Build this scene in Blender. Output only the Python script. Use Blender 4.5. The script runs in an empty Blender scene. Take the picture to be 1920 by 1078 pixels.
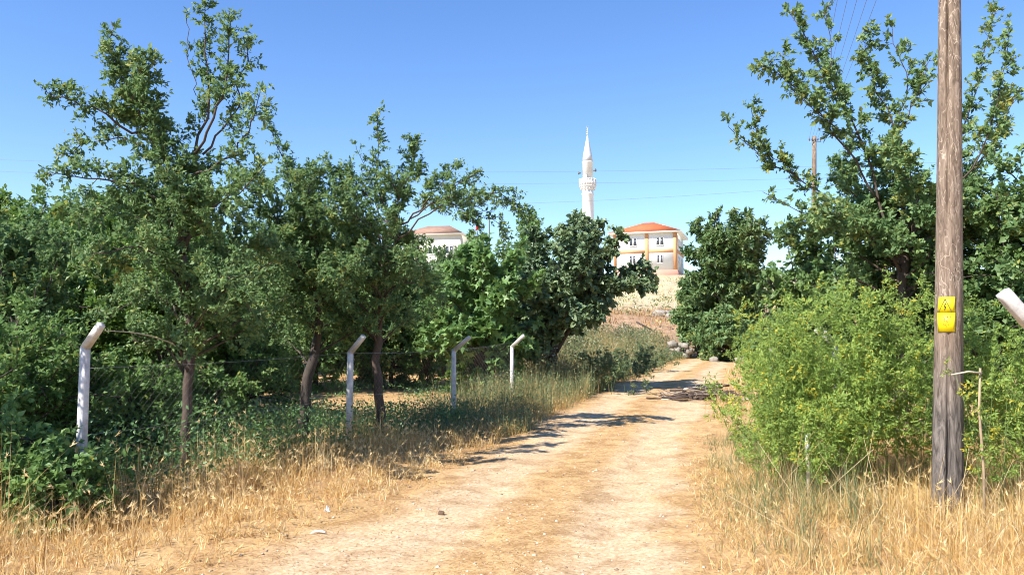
import bpy, math, random
import numpy as np
from mathutils import Vector

SC = bpy.context.scene
COL = SC.collection
rad = math.radians

# ------------------------------------------------------------------ camera
CAM_Z, PITCH, FPX = 1.7, math.atan(106 / 1500.0), 1500.0
cam_data = bpy.data.cameras.new('camera')
cam_data.sensor_width = 36.0
cam_data.lens = FPX / 1920.0 * 36.0
cam_data.clip_start = 0.05
cam_data.clip_end = 5000
cam = bpy.data.objects.new('camera', cam_data)
COL.objects.link(cam)
cam.location = (0, 0, CAM_Z)
cam.rotation_euler = (math.pi / 2 + PITCH, 0, 0)
SC.camera = cam

# ------------------------------------------------------------------ sky and sun
SUN_EL = rad(46)
SUN_DIR = np.array([-0.77, -0.64])
SUN_DIR = SUN_DIR / np.linalg.norm(SUN_DIR)
world = bpy.data.worlds.new('World')
SC.world = world
world.use_nodes = True
wn, wl = world.node_tree.nodes, world.node_tree.links
wn.clear()
w_out = wn.new('ShaderNodeOutputWorld')
w_bg = wn.new('ShaderNodeBackground')
w_sky = wn.new('ShaderNodeTexSky')
w_sky.sky_type = 'NISHITA'
w_sky.sun_disc = False
w_sky.sun_elevation = SUN_EL
w_sky.sun_rotation = math.atan2(SUN_DIR[0], SUN_DIR[1])
w_sky.altitude = 0
w_sky.air_density = 1.0
w_sky.dust_density = 0.05
w_sky.ozone_density = 2.2
w_hs = wn.new('ShaderNodeHueSaturation')
w_hs.inputs['Saturation'].default_value = 1.22
w_hs.inputs['Value'].default_value = 1.0
w_hs.inputs['Hue'].default_value = 0.510
w_bg.inputs['Strength'].default_value = 0.127
wl.new(w_sky.outputs[0], w_hs.inputs['Color'])
wl.new(w_hs.outputs[0], w_bg.inputs['Color'])
wl.new(w_bg.outputs[0], w_out.inputs['Surface'])

sun_data = bpy.data.lights.new('sun', 'SUN')
sun_data.energy = 5.0
sun_data.angle = rad(0.5)
sun_data.color = (1.0, 0.95, 0.87)
sun = bpy.data.objects.new('sun', sun_data)
COL.objects.link(sun)
to_sun = Vector((SUN_DIR[0] * math.cos(SUN_EL), SUN_DIR[1] * math.cos(SUN_EL), math.sin(SUN_EL)))
sun.rotation_euler = to_sun.to_track_quat('Z', 'Y').to_euler()
sun.location = (-20, -20, 30)

SC.view_settings.view_transform = 'Standard'
SC.view_settings.look = 'None'
SC.view_settings.gamma = 1.0
SC.view_settings.use_curve_mapping = False
SC.view_settings.exposure = 0.92
SC.render.engine = 'CYCLES'
SC.cycles.filter_width = 1.0
SC.cycles.max_bounces = 6
SC.cycles.diffuse_bounces = 3
SC.cycles.glossy_bounces = 2
SC.cycles.transmission_bounces = 3
SC.cycles.caustics_reflective = False
SC.cycles.caustics_refractive = False


# ------------------------------------------------------------------ helpers
def at(px, py, Y):
    """point on the plane y = Y seen at a place of the 1920 x 1078 photograph"""
    cp, sp = math.cos(PITCH), math.sin(PITCH)
    dx, dv = px - 960.0, 539.0 - py
    d = np.array([dx, FPX * cp - dv * sp, FPX * sp + dv * cp])
    return np.array([0, 0, CAM_Z]) + d * (Y / d[1])


def nrm(a):
    a = np.asarray(a, float)
    return a / np.maximum(np.linalg.norm(a, axis=-1, keepdims=True), 1e-9)


class Acc:
    """collects vertices, polygons and one value per vertex"""
    def __init__(self):
        self.v, self.f, self.a, self.n = [], [], [], 0

    def add(self, v, faces, a=None):
        v = np.asarray(v, np.float32).reshape(-1, 3)
        for f in faces:
            self.f.append(np.asarray(f, np.int64) + self.n)
        self.v.append(v)
        self.a.append(np.full(len(v), 0.5, np.float32) if a is None else np.asarray(a, np.float32))
        self.n += len(v)

    def mesh(self, name, smooth=False):
        me = bpy.data.meshes.new(name)
        V = np.concatenate(self.v)
        A = np.concatenate(self.a)
        loops = np.concatenate([f.reshape(-1) for f in self.f])
        tot = np.concatenate([np.full(len(f), f.shape[1], np.int64) for f in self.f])
        start = np.concatenate([[0], np.cumsum(tot)[:-1]])
        me.vertices.add(len(V))
        me.vertices.foreach_set('co', V.reshape(-1))
        me.loops.add(len(loops))
        me.loops.foreach_set('vertex_index', loops.astype(np.int32))
        me.polygons.add(len(tot))
        me.polygons.foreach_set('loop_start', start.astype(np.int32))
        me.polygons.foreach_set('loop_total', tot.astype(np.int32))
        if smooth:
            me.polygons.foreach_set('use_smooth', np.ones(len(tot), bool))
        at_ = me.attributes.new('var', 'FLOAT', 'POINT')
        at_.data.foreach_set('value', A)
        me.update(calc_edges=True)
        return me

    # ---- shapes
    def box(self, c, s, rot=0.0, a=0.5):
        c = np.asarray(c, float)
        x, y, z = np.asarray(s, float) / 2
        p = np.array([[-x, -y, -z], [x, -y, -z], [x, y, -z], [-x, y, -z], [-x, -y, z], [x, -y, z], [x, y, z], [-x, y, z]])
        if rot:
            cs, sn = math.cos(rot), math.sin(rot)
            p = np.stack([p[:, 0] * cs - p[:, 1] * sn, p[:, 0] * sn + p[:, 1] * cs, p[:, 2]], 1)
        self.add(p + c, [np.array([[0, 3, 2, 1], [4, 5, 6, 7], [0, 1, 5, 4], [1, 2, 6, 5], [2, 3, 7, 6], [3, 0, 4, 7]])], np.full(8, a))

    def tube(self, pts, rr, sides=6, a=0.5, caps=True):
        pts = np.asarray(pts, float)
        k = len(pts)
        rr = np.broadcast_to(np.asarray(rr, float), (k,))
        t = nrm(np.gradient(pts, axis=0))
        ref = np.array([0, 0, 1.0]) if abs(t[:, 2]).mean() < 0.8 else np.array([1.0, 0, 0])
        u = nrm(np.cross(t, ref))
        w = np.cross(t, u)
        ang = np.linspace(0, 2 * math.pi, sides, endpoint=False)
        ring = u[:, None, :] * np.cos(ang)[None, :, None] + w[:, None, :] * np.sin(ang)[None, :, None]
        V = pts[:, None, :] + ring * rr[:, None, None]
        i = np.arange(k - 1)[:, None] * sides
        j = np.arange(sides)[None, :]
        jn = (j + 1) % sides
        q = np.stack([i + j, i + jn, i + jn + sides, i + j + sides], -1).reshape(-1, 4)
        fs = [q]
        if caps:
            fs.append(np.arange(sides)[::-1].reshape(1, -1))
            fs.append((np.arange(sides) + (k - 1) * sides).reshape(1, -1))
        self.add(V.reshape(-1, 3), fs, np.full(k * sides, a))

    def prisms(self, A, B, r0, r1, a=0.5):
        """many straight three-sided twigs at once"""
        A, B = np.asarray(A, float), np.asarray(B, float)
        n = len(A)
        if n == 0:
            return
        t = nrm(B - A)
        ref = np.where(np.abs(t[:, 2:3]) < 0.8, np.array([[0, 0, 1.0]]), np.array([[1.0, 0, 0]]))
        u = nrm(np.cross(t, ref))
        w = np.cross(t, u)
        r0 = np.broadcast_to(np.asarray(r0, float), (n,))[:, None]
        r1 = np.broadcast_to(np.asarray(r1, float), (n,))[:, None]
        vs = []
        for P, r in ((A, r0), (B, r1)):
            for q in range(3):
                g = 2 * math.pi * q / 3
                vs.append(P + (u * math.cos(g) + w * math.sin(g)) * r)
        V = np.stack(vs, 1)
        o = np.arange(n)[:, None, None] * 6
        f = (np.array([[0, 1, 4, 3], [1, 2, 5, 4], [2, 0, 3, 5]])[None] + o).reshape(-1, 4)
        aa = np.repeat(np.broadcast_to(np.asarray(a, float), (n,)), 6)
        self.add(V.reshape(-1, 3), [f], aa)

    def leaves(self, P, D, N, L, W, var, fold=0.12, droop=0.12):
        """folded two-triangle leaves"""
        n = len(P)
        if n == 0:
            return
        D = nrm(D)
        S = nrm(np.cross(D, N))
        N = np.cross(S, D)
        L = np.broadcast_to(np.asarray(L, float), (n,))[:, None]
        W = np.broadcast_to(np.asarray(W, float), (n,))[:, None]
        mid = P + D * L * 0.45
        v = np.stack([P, mid + S * W * 0.5 + N * W * fold, P + D * L - N * L * droop, mid - S * W * 0.5 + N * W * fold], 1)
        o = np.arange(n)[:, None, None] * 4
        f = (np.array([[0, 1, 2], [0, 2, 3]])[None] + o).reshape(-1, 3)
        self.add(v.reshape(-1, 3), [f], np.repeat(np.broadcast_to(np.asarray(var, float), (n,)), 4))

    def lobed(self, P, D, N, L, var, rng, shape):
        """broad lobed leaves: a fan over the outline given as (along, across) pairs"""
        n = len(P)
        D = nrm(D)
        S = nrm(np.cross(D, N))
        N = np.cross(S, D)
        L = np.broadcast_to(np.asarray(L, float), (n,))[:, None]
        out = [P + D * L * 0.45 - N * L * 0.04]
        for al, ac in shape:
            out.append(P + D * L * al + S * L * ac + N * L * (abs(ac) * 0.25 - 0.22 * al * al))
        V = np.stack(out, 1)
        m = len(shape)
        tri = np.array([[0, 1 + i, 1 + (i + 1) % m] for i in range(m)])
        o = np.arange(n)[:, None, None] * (m + 1)
        self.add(V.reshape(-1, 3), [(tri[None] + o).reshape(-1, 3)], np.repeat(var, m + 1))

    def blades(self, P, H, lean, bend, W, var):
        """grass blades: base pair, middle pair, tip; lean is a horizontal unit vector, bend 0 upright .. 1 lying"""
        n = len(P)
        if n == 0:
            return
        H = np.broadcast_to(np.asarray(H, float), (n,))[:, None]
        W = np.broadcast_to(np.asarray(W, float), (n,))[:, None]
        b = np.broadcast_to(np.asarray(bend, float), (n,))[:, None]
        lean3 = np.concatenate([lean, np.zeros((n, 1))], 1)
        side = np.stack([-lean[:, 1], lean[:, 0], np.zeros(n)], 1)
        ph = np.random.default_rng(n).uniform(0, 6.283, n)
        side = nrm(np.stack([np.cos(ph), np.sin(ph), np.zeros(n)], 1))
        up = np.array([[0, 0, 1.0]])
        mid = P + (up * (1 - 0.5 * b) + lean3 * b * 0.6) * H * 0.55
        tip = P + (up * (1 - 0.75 * b) + lean3 * b * 1.1) * H
        v = np.stack([P - side * W / 2, P + side * W / 2, mid + side * W * 0.4, mid - side * W * 0.4, tip], 1)
        o = np.arange(n)[:, None, None] * 5
        q = (np.array([[0, 1, 2, 3]])[None] + o).reshape(-1, 4)
        t = (np.array([[3, 2, 4]])[None] + o).reshape(-1, 3)
        self.add(v.reshape(-1, 3), [q, t], np.repeat(np.broadcast_to(np.asarray(var, float), (n,)), 5))
        return tip

    def lathe(self, prof, c=(0, 0, 0), sides=16, a=0.5):
        c = np.asarray(c, float)
        ang = np.linspace(0, 2 * math.pi, sides, endpoint=False)
        V = np.concatenate([np.stack([np.cos(ang) * r, np.sin(ang) * r, np.full(sides, z)], 1) for r, z in prof]) + c
        k = len(prof)
        i = np.arange(k - 1)[:, None] * sides
        j = np.arange(sides)[None, :]
        jn = (j + 1) % sides
        q = np.stack([i + j, i + jn, i + jn + sides, i + j + sides], -1).reshape(-1, 4)
        self.add(V, [q, np.arange(sides)[::-1].reshape(1, -1), (np.arange(sides) + (k - 1) * sides).reshape(1, -1)], np.full(len(V), a))


def link(name, me, mat=None, parent=None):
    o = bpy.data.objects.new(name, me)
    COL.objects.link(o)
    if mat is not None and me is not None and not me.materials:
        me.materials.append(mat)
    if parent is not None:
        o.parent = parent
    return o


def part(name, acc, mat, parent, smooth=False):
    return link(name, acc.mesh(name, smooth), mat, parent)


def tag(o, label=None, cat=None, group=None, kind=None):
    if label: o['label'] = label
    if cat: o['category'] = cat
    if group: o['group'] = group
    if kind: o['kind'] = kind
    return o


def thing(name, label, cat, loc=(0, 0, 0), rz=0.0, group=None):
    o = bpy.data.objects.new(name, None)
    COL.objects.link(o)
    o.location = tuple(float(q) for q in loc)
    o.rotation_euler = (0, 0, rz)
    o.empty_display_size = 0.2
    return tag(o, label, cat, group)


def copy_tree(o, parent=None):
    c = o.copy()
    COL.objects.link(c)
    c.parent = parent
    for ch in list(o.children):
        copy_tree(ch, c)
    return c


# ------------------------------------------------------------------ materials
def new_mat(name):
    m = bpy.data.materials.new(name)
    m.use_nodes = True
    n, l = m.node_tree.nodes, m.node_tree.links
    b = n['Principled BSDF']
    return m, n, l, b


def ramp(n, stops):
    r = n.new('ShaderNodeValToRGB')
    el = r.color_ramp.elements
    while len(el) < len(stops):
        el.new(0.5)
    for e, (p, c) in zip(el, stops):
        e.position = p
        e.color = (c[0], c[1], c[2], 1)
    return r


def noise(n, l, scale, detail=4, rough=0.6, vec=None, dist=0.0):
    t = n.new('ShaderNodeTexNoise')
    t.inputs['Scale'].default_value = scale
    t.inputs['Detail'].default_value = detail
    t.inputs['Roughness'].default_value = rough
    t.inputs['Distortion'].default_value = dist
    if vec is not None:
        l.new(vec, t.inputs['Vector'])
    return t


def mapped(n, l, scale=(1, 1, 1), coord='Object'):
    tc = n.new('ShaderNodeTexCoord')
    mp = n.new('ShaderNodeMapping')
    mp.inputs['Scale'].default_value = scale
    l.new(tc.outputs[coord], mp.inputs['Vector'])
    return mp.outputs[0]


def world_pos(n):
    return n.new('ShaderNodeNewGeometry').outputs['Position']


def mixc(n, l, fac, a, b, mode='MIX'):
    m = n.new('ShaderNodeMix')
    m.data_type = 'RGBA'
    m.blend_type = mode
    for s, v in ((m.inputs[0], fac), (m.inputs[6], a), (m.inputs[7], b)):
        if isinstance(v, (int, float)):
            s.default_value = v
        elif isinstance(v, tuple):
            s.default_value = (v[0], v[1], v[2], 1)
        else:
            l.new(v, s)
    return m.outputs[2]


def bump(n, l, b, height, strength=0.3, dist=0.02):
    bp = n.new('ShaderNodeBump')
    bp.inputs['Strength'].default_value = strength
    bp.inputs['Distance'].default_value = dist
    l.new(height, bp.inputs['Height'])
    l.new(bp.outputs[0], b.inputs['Normal'])


def leaf_mat(name, stops, trans=0.3, rough=0.45, spec=0.5):
    m, n, l, b = new_mat(name)
    at_ = n.new('ShaderNodeAttribute')
    at_.attribute_name = 'var'
    r = ramp(n, stops)
    l.new(at_.outputs['Fac'], r.inputs[0])
    b.inputs['Roughness'].default_value = rough
    b.inputs['Specular IOR Level'].default_value = spec
    l.new(r.outputs[0], b.inputs['Base Color'])
    tr = n.new('ShaderNodeBsdfTranslucent')
    hs = n.new('ShaderNodeHueSaturation')
    hs.inputs['Value'].default_value = 1.5
    hs.inputs['Hue'].default_value = 0.485
    l.new(r.outputs[0], hs.inputs['Color'])
    l.new(hs.outputs[0], tr.inputs['Color'])
    mx = n.new('ShaderNodeMixShader')
    mx.inputs[0].default_value = trans
    l.new(b.outputs[0], mx.inputs[1])
    l.new(tr.outputs[0], mx.inputs[2])
    l.new(mx.outputs[0], n['Material Output'].inputs['Surface'])
    return m


def plain(name, col, rough=0.7, var=0.12, scale=6.0, bmp=0.0, spec=0.3, metal=0.0):
    m, n, l, b = new_mat(name)
    t = noise(n, l, scale, 5, 0.65, mapped(n, l))
    r = ramp(n, [(0.3, tuple(c * (1 - var) for c in col)), (0.7, tuple(min(1, c * (1 + var)) for c in col))])
    l.new(t.outputs[0], r.inputs[0])
    l.new(r.outputs[0], b.inputs['Base Color'])
    b.inputs['Roughness'].default_value = rough
    b.inputs['Specular IOR Level'].default_value = spec
    b.inputs['Metallic'].default_value = metal
    if bmp:
        bump(n, l, b, t.outputs[0], bmp, 0.01)
    return m


M = {}
M['plum'] = leaf_mat('plum_leaf', [(0.0, (0.062, 0.120, 0.040)), (0.5, (0.134, 0.228, 0.084)), (0.85, (0.222, 0.318, 0.120)), (1.0, (0.34, 0.34, 0.08))], 0.36, 0.5, 0.32)
M['orchard'] = leaf_mat('orchard_leaf', [(0.0, (0.065, 0.130, 0.036)), (0.5, (0.136, 0.245, 0.072)), (0.9, (0.225, 0.325, 0.098)), (1.0, (0.32, 0.33, 0.07))], 0.38, 0.5, 0.32)
M['bright'] = leaf_mat('bright_leaf', [(0.0, (0.050, 0.115, 0.022)), (0.6, (0.115, 0.215, 0.038)), (1.0, (0.18, 0.28, 0.05))])
M['fig'] = leaf_mat('fig_leaf', [(0.0, (0.065, 0.140, 0.040)), (0.6, (0.145, 0.260, 0.075)), (1.0, (0.24, 0.36, 0.11))], 0.3, 0.5)
M['mulberry'] = leaf_mat('broad_dark_leaf', [(0.0, (0.055, 0.100, 0.046)), (0.6, (0.130, 0.195, 0.088)), (1.0, (0.23, 0.29, 0.13))], 0.2, 0.45, 0.45)
M['walnut'] = leaf_mat('walnut_leaf', [(0.0, (0.040, 0.090, 0.030)), (0.6, (0.105, 0.180, 0.055)), (1.0, (0.21, 0.27, 0.09))], 0.28)
M['hedge'] = leaf_mat('round_hedge_leaf', [(0.0, (0.055, 0.110, 0.036)), (0.6, (0.130, 0.220, 0.066)), (1.0, (0.23, 0.32, 0.10))], 0.36, 0.5, 0.35)
M['weed'] = leaf_mat('feathery_weed_leaf', [(0.0, (0.125, 0.195, 0.042)), (0.5, (0.235, 0.350, 0.080)), (0.80, (0.33, 0.43, 0.095)), (0.92, (0.46, 0.45, 0.09)), (1.0, (0.62, 0.50, 0.05))], 0.42, 0.55, 0.3)
M['greyweed'] = leaf_mat('grey_green_weed', [(0.0, (0.075, 0.120, 0.058)), (0.45, (0.150, 0.205, 0.095)), (0.7, (0.27, 0.28, 0.12)), (0.85, (0.44, 0.34, 0.15)), (1.0, (0.56, 0.40, 0.18))], 0.3, 0.6, 0.3)
M['herb'] = leaf_mat('low_green_herb', [(0.0, (0.050, 0.115, 0.040)), (0.6, (0.110, 0.215, 0.065)), (1.0, (0.20, 0.30, 0.09))], 0.25)
M['straw'] = leaf_mat('dry_straw', [(0.0, (0.22, 0.115, 0.045)), (0.3, (0.45, 0.275, 0.090)), (0.65, (0.63, 0.44, 0.165)), (0.9, (0.74, 0.59, 0.30)), (1.0, (0.80, 0.70, 0.46))], 0.3, 0.6, 0.3)
M['flower'] = leaf_mat('pale_umbel', [(0.0, (0.55, 0.52, 0.36)), (1.0, (0.78, 0.76, 0.62))], 0.2, 0.7, 0.2)
M['stalk'] = leaf_mat('dry_stalk', [(0.0, (0.30, 0.20, 0.10)), (0.6, (0.56, 0.42, 0.22)), (1.0, (0.72, 0.62, 0.42))], 0.0, 0.7, 0.2)
M['greenstem'] = plain('green_stem', (0.13, 0.19, 0.05), 0.6, 0.25, 4)


def bark_mat(name, c0, c1):
    m, n, l, b = new_mat(name)
    t = noise(n, l, 9, 6, 0.7, mapped(n, l, (1, 1, 0.35)), 0.6)
    r = ramp(n, [(0.3, c0), (0.7, c1)])
    l.new(t.outputs[0], r.inputs[0])
    l.new(r.outputs[0], b.inputs['Base Color'])
    b.inputs['Roughness'].default_value = 0.85
    bump(n, l, b, t.outputs[0], 0.7, 0.03)
    return m


M['bark'] = bark_mat('plum_bark', (0.036, 0.025, 0.020), (0.125, 0.085, 0.064))
M['darkbark'] = bark_mat('dark_bark', (0.030, 0.024, 0.020), (0.10, 0.075, 0.058))
M['greybark'] = bark_mat('grey_bark', (0.10, 0.085, 0.07), (0.24, 0.20, 0.165))


def ground_mat():
    m, n, l, b = new_mat('dry_ground')
    P = world_pos(n)
    big = noise(n, l, 0.35, 5, 0.6, P)
    mid = noise(n, l, 2.3, 6, 0.65, P)
    fine = noise(n, l, 28, 5, 0.7, P)
    r1 = ramp(n, [(0.35, (0.40, 0.235, 0.115)), (0.5, (0.54, 0.35, 0.165)), (0.68, (0.64, 0.47, 0.24))])
    l.new(big.outputs[0], r1.inputs[0])
    r2 = ramp(n, [(0.3, (0.36, 0.195, 0.09)), (0.55, (0.57, 0.37, 0.18)), (0.75, (0.66, 0.48, 0.25))])
    l.new(mid.outputs[0], r2.inputs[0])
    c = mixc(n, l, 0.5, r1.outputs[0], r2.outputs[0])
    r3 = ramp(n, [(0.35, (0.6, 0.58, 0.55)), (0.65, (1.15, 1.12, 1.08))])
    l.new(fine.outputs[0], r3.inputs[0])
    c = mixc(n, l, 0.8, c, r3.outputs[0], 'MULTIPLY')
    # beyond the bend: a reddish eroded bank, then pale stubble
    sp = n.new('ShaderNodeSeparateXYZ')
    l.new(P, sp.inputs[0])
    ad = n.new('ShaderNodeMath'); ad.operation = 'MULTIPLY_ADD'
    l.new(mid.outputs[0], ad.inputs[0]); ad.inputs[1].default_value = 9.0
    l.new(sp.outputs[1], ad.inputs[2])
    dv = n.new('ShaderNodeMath'); dv.operation = 'DIVIDE'
    l.new(ad.outputs[0], dv.inputs[0]); dv.inputs[1].default_value = 100.0
    f1 = ramp(n, [(0.46, (0, 0, 0)), (0.50, (1, 1, 1))])
    f2 = ramp(n, [(0.64, (0, 0, 0)), (0.70, (1, 1, 1))])
    l.new(dv.outputs[0], f1.inputs[0]); l.new(dv.outputs[0], f2.inputs[0])
    rb = ramp(n, [(0.35, (0.28, 0.17, 0.10)), (0.65, (0.46, 0.31, 0.19))])
    l.new(mid.outputs[0], rb.inputs[0])
    pb_ = ramp(n, [(0.35, (0.36, 0.30, 0.19)), (0.65, (0.52, 0.45, 0.30))])
    l.new(big.outputs[0], pb_.inputs[0])
    c = mixc(n, l, f1.outputs[0], c, rb.outputs[0])
    c = mixc(n, l, f2.outputs[0], c, pb_.outputs[0])
    l.new(c, b.inputs['Base Color'])
    b.inputs['Roughness'].default_value = 0.95
    b.inputs['Specular IOR Level'].default_value = 0.1
    bump(n, l, b, fine.outputs[0], 0.8, 0.03)
    return m


def road_mat():
    m, n, l, b = new_mat('dirt_track_soil')
    uv = n.new('ShaderNodeUVMap')
    uv.uv_map = 'UVMap'
    sep = n.new('ShaderNodeSeparateXYZ')
    l.new(uv.outputs[0], sep.inputs[0])
    P = world_pos(n)
    big = noise(n, l, 0.8, 5, 0.6, P)
    mid = noise(n, l, 4.5, 6, 0.7, P)
    fine = noise(n, l, 30, 5, 0.8, P)
    peb = n.new('ShaderNodeTexVoronoi')
    peb.inputs['Scale'].default_value = 26
    l.new(P, peb.inputs['Vector'])
    # worn gravel in the two wheel ruts, straw-yellow soil between and beside them
    add = n.new('ShaderNodeMath'); add.operation = 'MULTIPLY_ADD'
    l.new(big.outputs[0], add.inputs[0]); add.inputs[1].default_value = 0.22; 
    l.new(sep.outputs[0], add.inputs[2])
    rut = ramp(n, [(0.12, (0, 0, 0)), (0.27, (1, 1, 1)), (0.42, (1, 1, 1)), (0.53, (0.05, 0.05, 0.05)), (0.66, (0.1, 0.1, 0.1)), (0.76, (1, 1, 1)), (0.92, (1, 1, 1)), (1.0, (0.1, 0.1, 0.1))])
    l.new(add.outputs[0], rut.inputs[0])
    soil = ramp(n, [(0.3, (0.37, 0.215, 0.10)), (0.5, (0.53, 0.345, 0.165)), (0.7, (0.64, 0.45, 0.225))])
    l.new(mid.outputs[0], soil.inputs[0])
    grav = ramp(n, [(0.3, (0.52, 0.37, 0.225)), (0.55, (0.64, 0.48, 0.31)), (0.75, (0.70, 0.55, 0.38))])
    l.new(mid.outputs[0], grav.inputs[0])
    c = mixc(n, l, rut.outputs[0], soil.outputs[0], grav.outputs[0])
    pr = ramp(n, [(0.0, (1.12, 1.10, 1.06)), (0.35, (1.0, 1.0, 1.0)), (0.75, (0.82, 0.78, 0.72))])
    l.new(peb.outputs['Distance'], pr.inputs[0])
    c = mixc(n, l, 0.75, c, pr.outputs[0], 'MULTIPLY')
    fr = ramp(n, [(0.36, (0.50, 0.44, 0.38)), (0.47, (0.92, 0.89, 0.86)), (0.62, (1.12, 1.10, 1.08))])
    l.new(fine.outputs[0], fr.inputs[0])
    c = mixc(n, l, 0.7, c, fr.outputs[0], 'MULTIPLY')
    pt = noise(n, l, 1.7, 4, 0.6, P, 0.8)
    ptr = ramp(n, [(0.36, (0.74, 0.68, 0.60)), (0.5, (1.0, 1.0, 1.0)), (0.66, (1.08, 1.07, 1.03))])
    l.new(pt.outputs[0], ptr.inputs[0])
    c = mixc(n, l, 0.85, c, ptr.outputs[0], 'MULTIPLY')
    l.new(c, b.inputs['Base Color'])
    b.inputs['Roughness'].default_value = 0.95
    b.inputs['Specular IOR Level'].default_value = 0.1
    h = n.new('ShaderNodeMath'); h.operation = 'MULTIPLY_ADD'
    l.new(mid.outputs[0], h.inputs[0]); h.inputs[1].default_value = 1.6
    l.new(fine.outputs[0], h.inputs[2])
    bump(n, l, b, h.outputs[0], 0.7, 0.02)
    return m


M['ground'] = ground_mat()
M['road'] = road_mat()
M['concrete'] = plain('whitewashed_concrete', (0.55, 0.53, 0.51), 0.88, 0.30, 9, 0.6, 0.15)
M['white'] = plain('white_render', (0.80, 0.79, 0.77), 0.8, 0.03, 0.6)
M['orange'] = plain('orange_paint', (0.64, 0.31, 0.15), 0.8, 0.06, 0.8)
M['pink'] = plain('pink_plinth', (0.62, 0.33, 0.24), 0.85, 0.08, 0.8)
M['glass'] = plain('dark_glass', (0.06, 0.07, 0.09), 0.12, 0.1, 1, 0, 0.5)
M['frame'] = plain('white_frame', (0.75, 0.74, 0.72), 0.5, 0.02, 1)
M['fascia'] = plain('white_fascia', (0.82, 0.78, 0.72), 0.7, 0.03, 1)
M['cream'] = plain('cream_render', (0.70, 0.66, 0.58), 0.85, 0.04, 0.6)
M['stone'] = plain('limestone', (0.30, 0.27, 0.23), 0.9, 0.3, 7, 0.6)
M['pebble'] = leaf_mat('pebble', [(0.0, (0.24, 0.17, 0.11)), (0.4, (0.50, 0.39, 0.28)), (1.0, (0.74, 0.66, 0.55))], 0.0, 0.9, 0.2)
M['metal'] = plain('galvanised_wire', (0.30, 0.30, 0.30), 0.5, 0.1, 10, 0, 0.5, 0.6)
M['cable'] = plain('cable', (0.17, 0.18, 0.21), 0.5, 0.1, 10)
M['lead'] = plain('grey_lead', (0.55, 0.57, 0.60), 0.5, 0.06, 1)
M['gold'] = plain('gold_finial', (0.55, 0.50, 0.36), 0.4, 0.06, 1)
M['speaker'] = plain('grey_speaker', (0.16, 0.16, 0.17), 0.5, 0.06, 3)
M['deadwood'] = bark_mat('dead_wood', (0.045, 0.030, 0.024), (0.14, 0.10, 0.08))
M['palewood'] = bark_mat('pale_wood', (0.32, 0.26, 0.19), (0.60, 0.52, 0.42))
M['deadstalk'] = bark_mat('tan_stake_wood', (0.24, 0.17, 0.10), (0.46, 0.35, 0.22))
M['red'] = plain('red_cloth', (0.62, 0.05, 0.05), 0.7, 0.05, 2)
M['plastic'] = plain('white_plastic', (0.80, 0.80, 0.80), 0.35, 0.03, 3, 0, 0.5)
M['darkrock'] = plain('dark_clod', (0.13, 0.08, 0.05), 0.9, 0.3, 20, 0.4)


def tile_mat(name, c0, c1):
    m, n, l, b = new_mat(name)
    v = mapped(n, l, (1, 1, 1))
    t = noise(n, l, 1.2, 5, 0.7, v)
    r = ramp(n, [(0.3, c0), (0.7, c1)])
    l.new(t.outputs[0], r.inputs[0])
    l.new(r.outputs[0], b.inputs['Base Color'])
    w = n.new('ShaderNodeTexWave')
    w.wave_type = 'BANDS'; w.bands_direction = 'Z'
    w.inputs['Scale'].default_value = 3.0
    l.new(v, w.inputs['Vector'])
    b.inputs['Roughness'].default_value = 0.8
    bump(n, l, b, w.outputs[0], 0.4, 0.05)
    return m


M['redtile'] = tile_mat('red_roof_tile', (0.40, 0.095, 0.032), (0.54, 0.15, 0.05))
M['browntile'] = tile_mat('brown_roof_tile', (0.24, 0.135, 0.09), (0.35, 0.21, 0.145))


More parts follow.
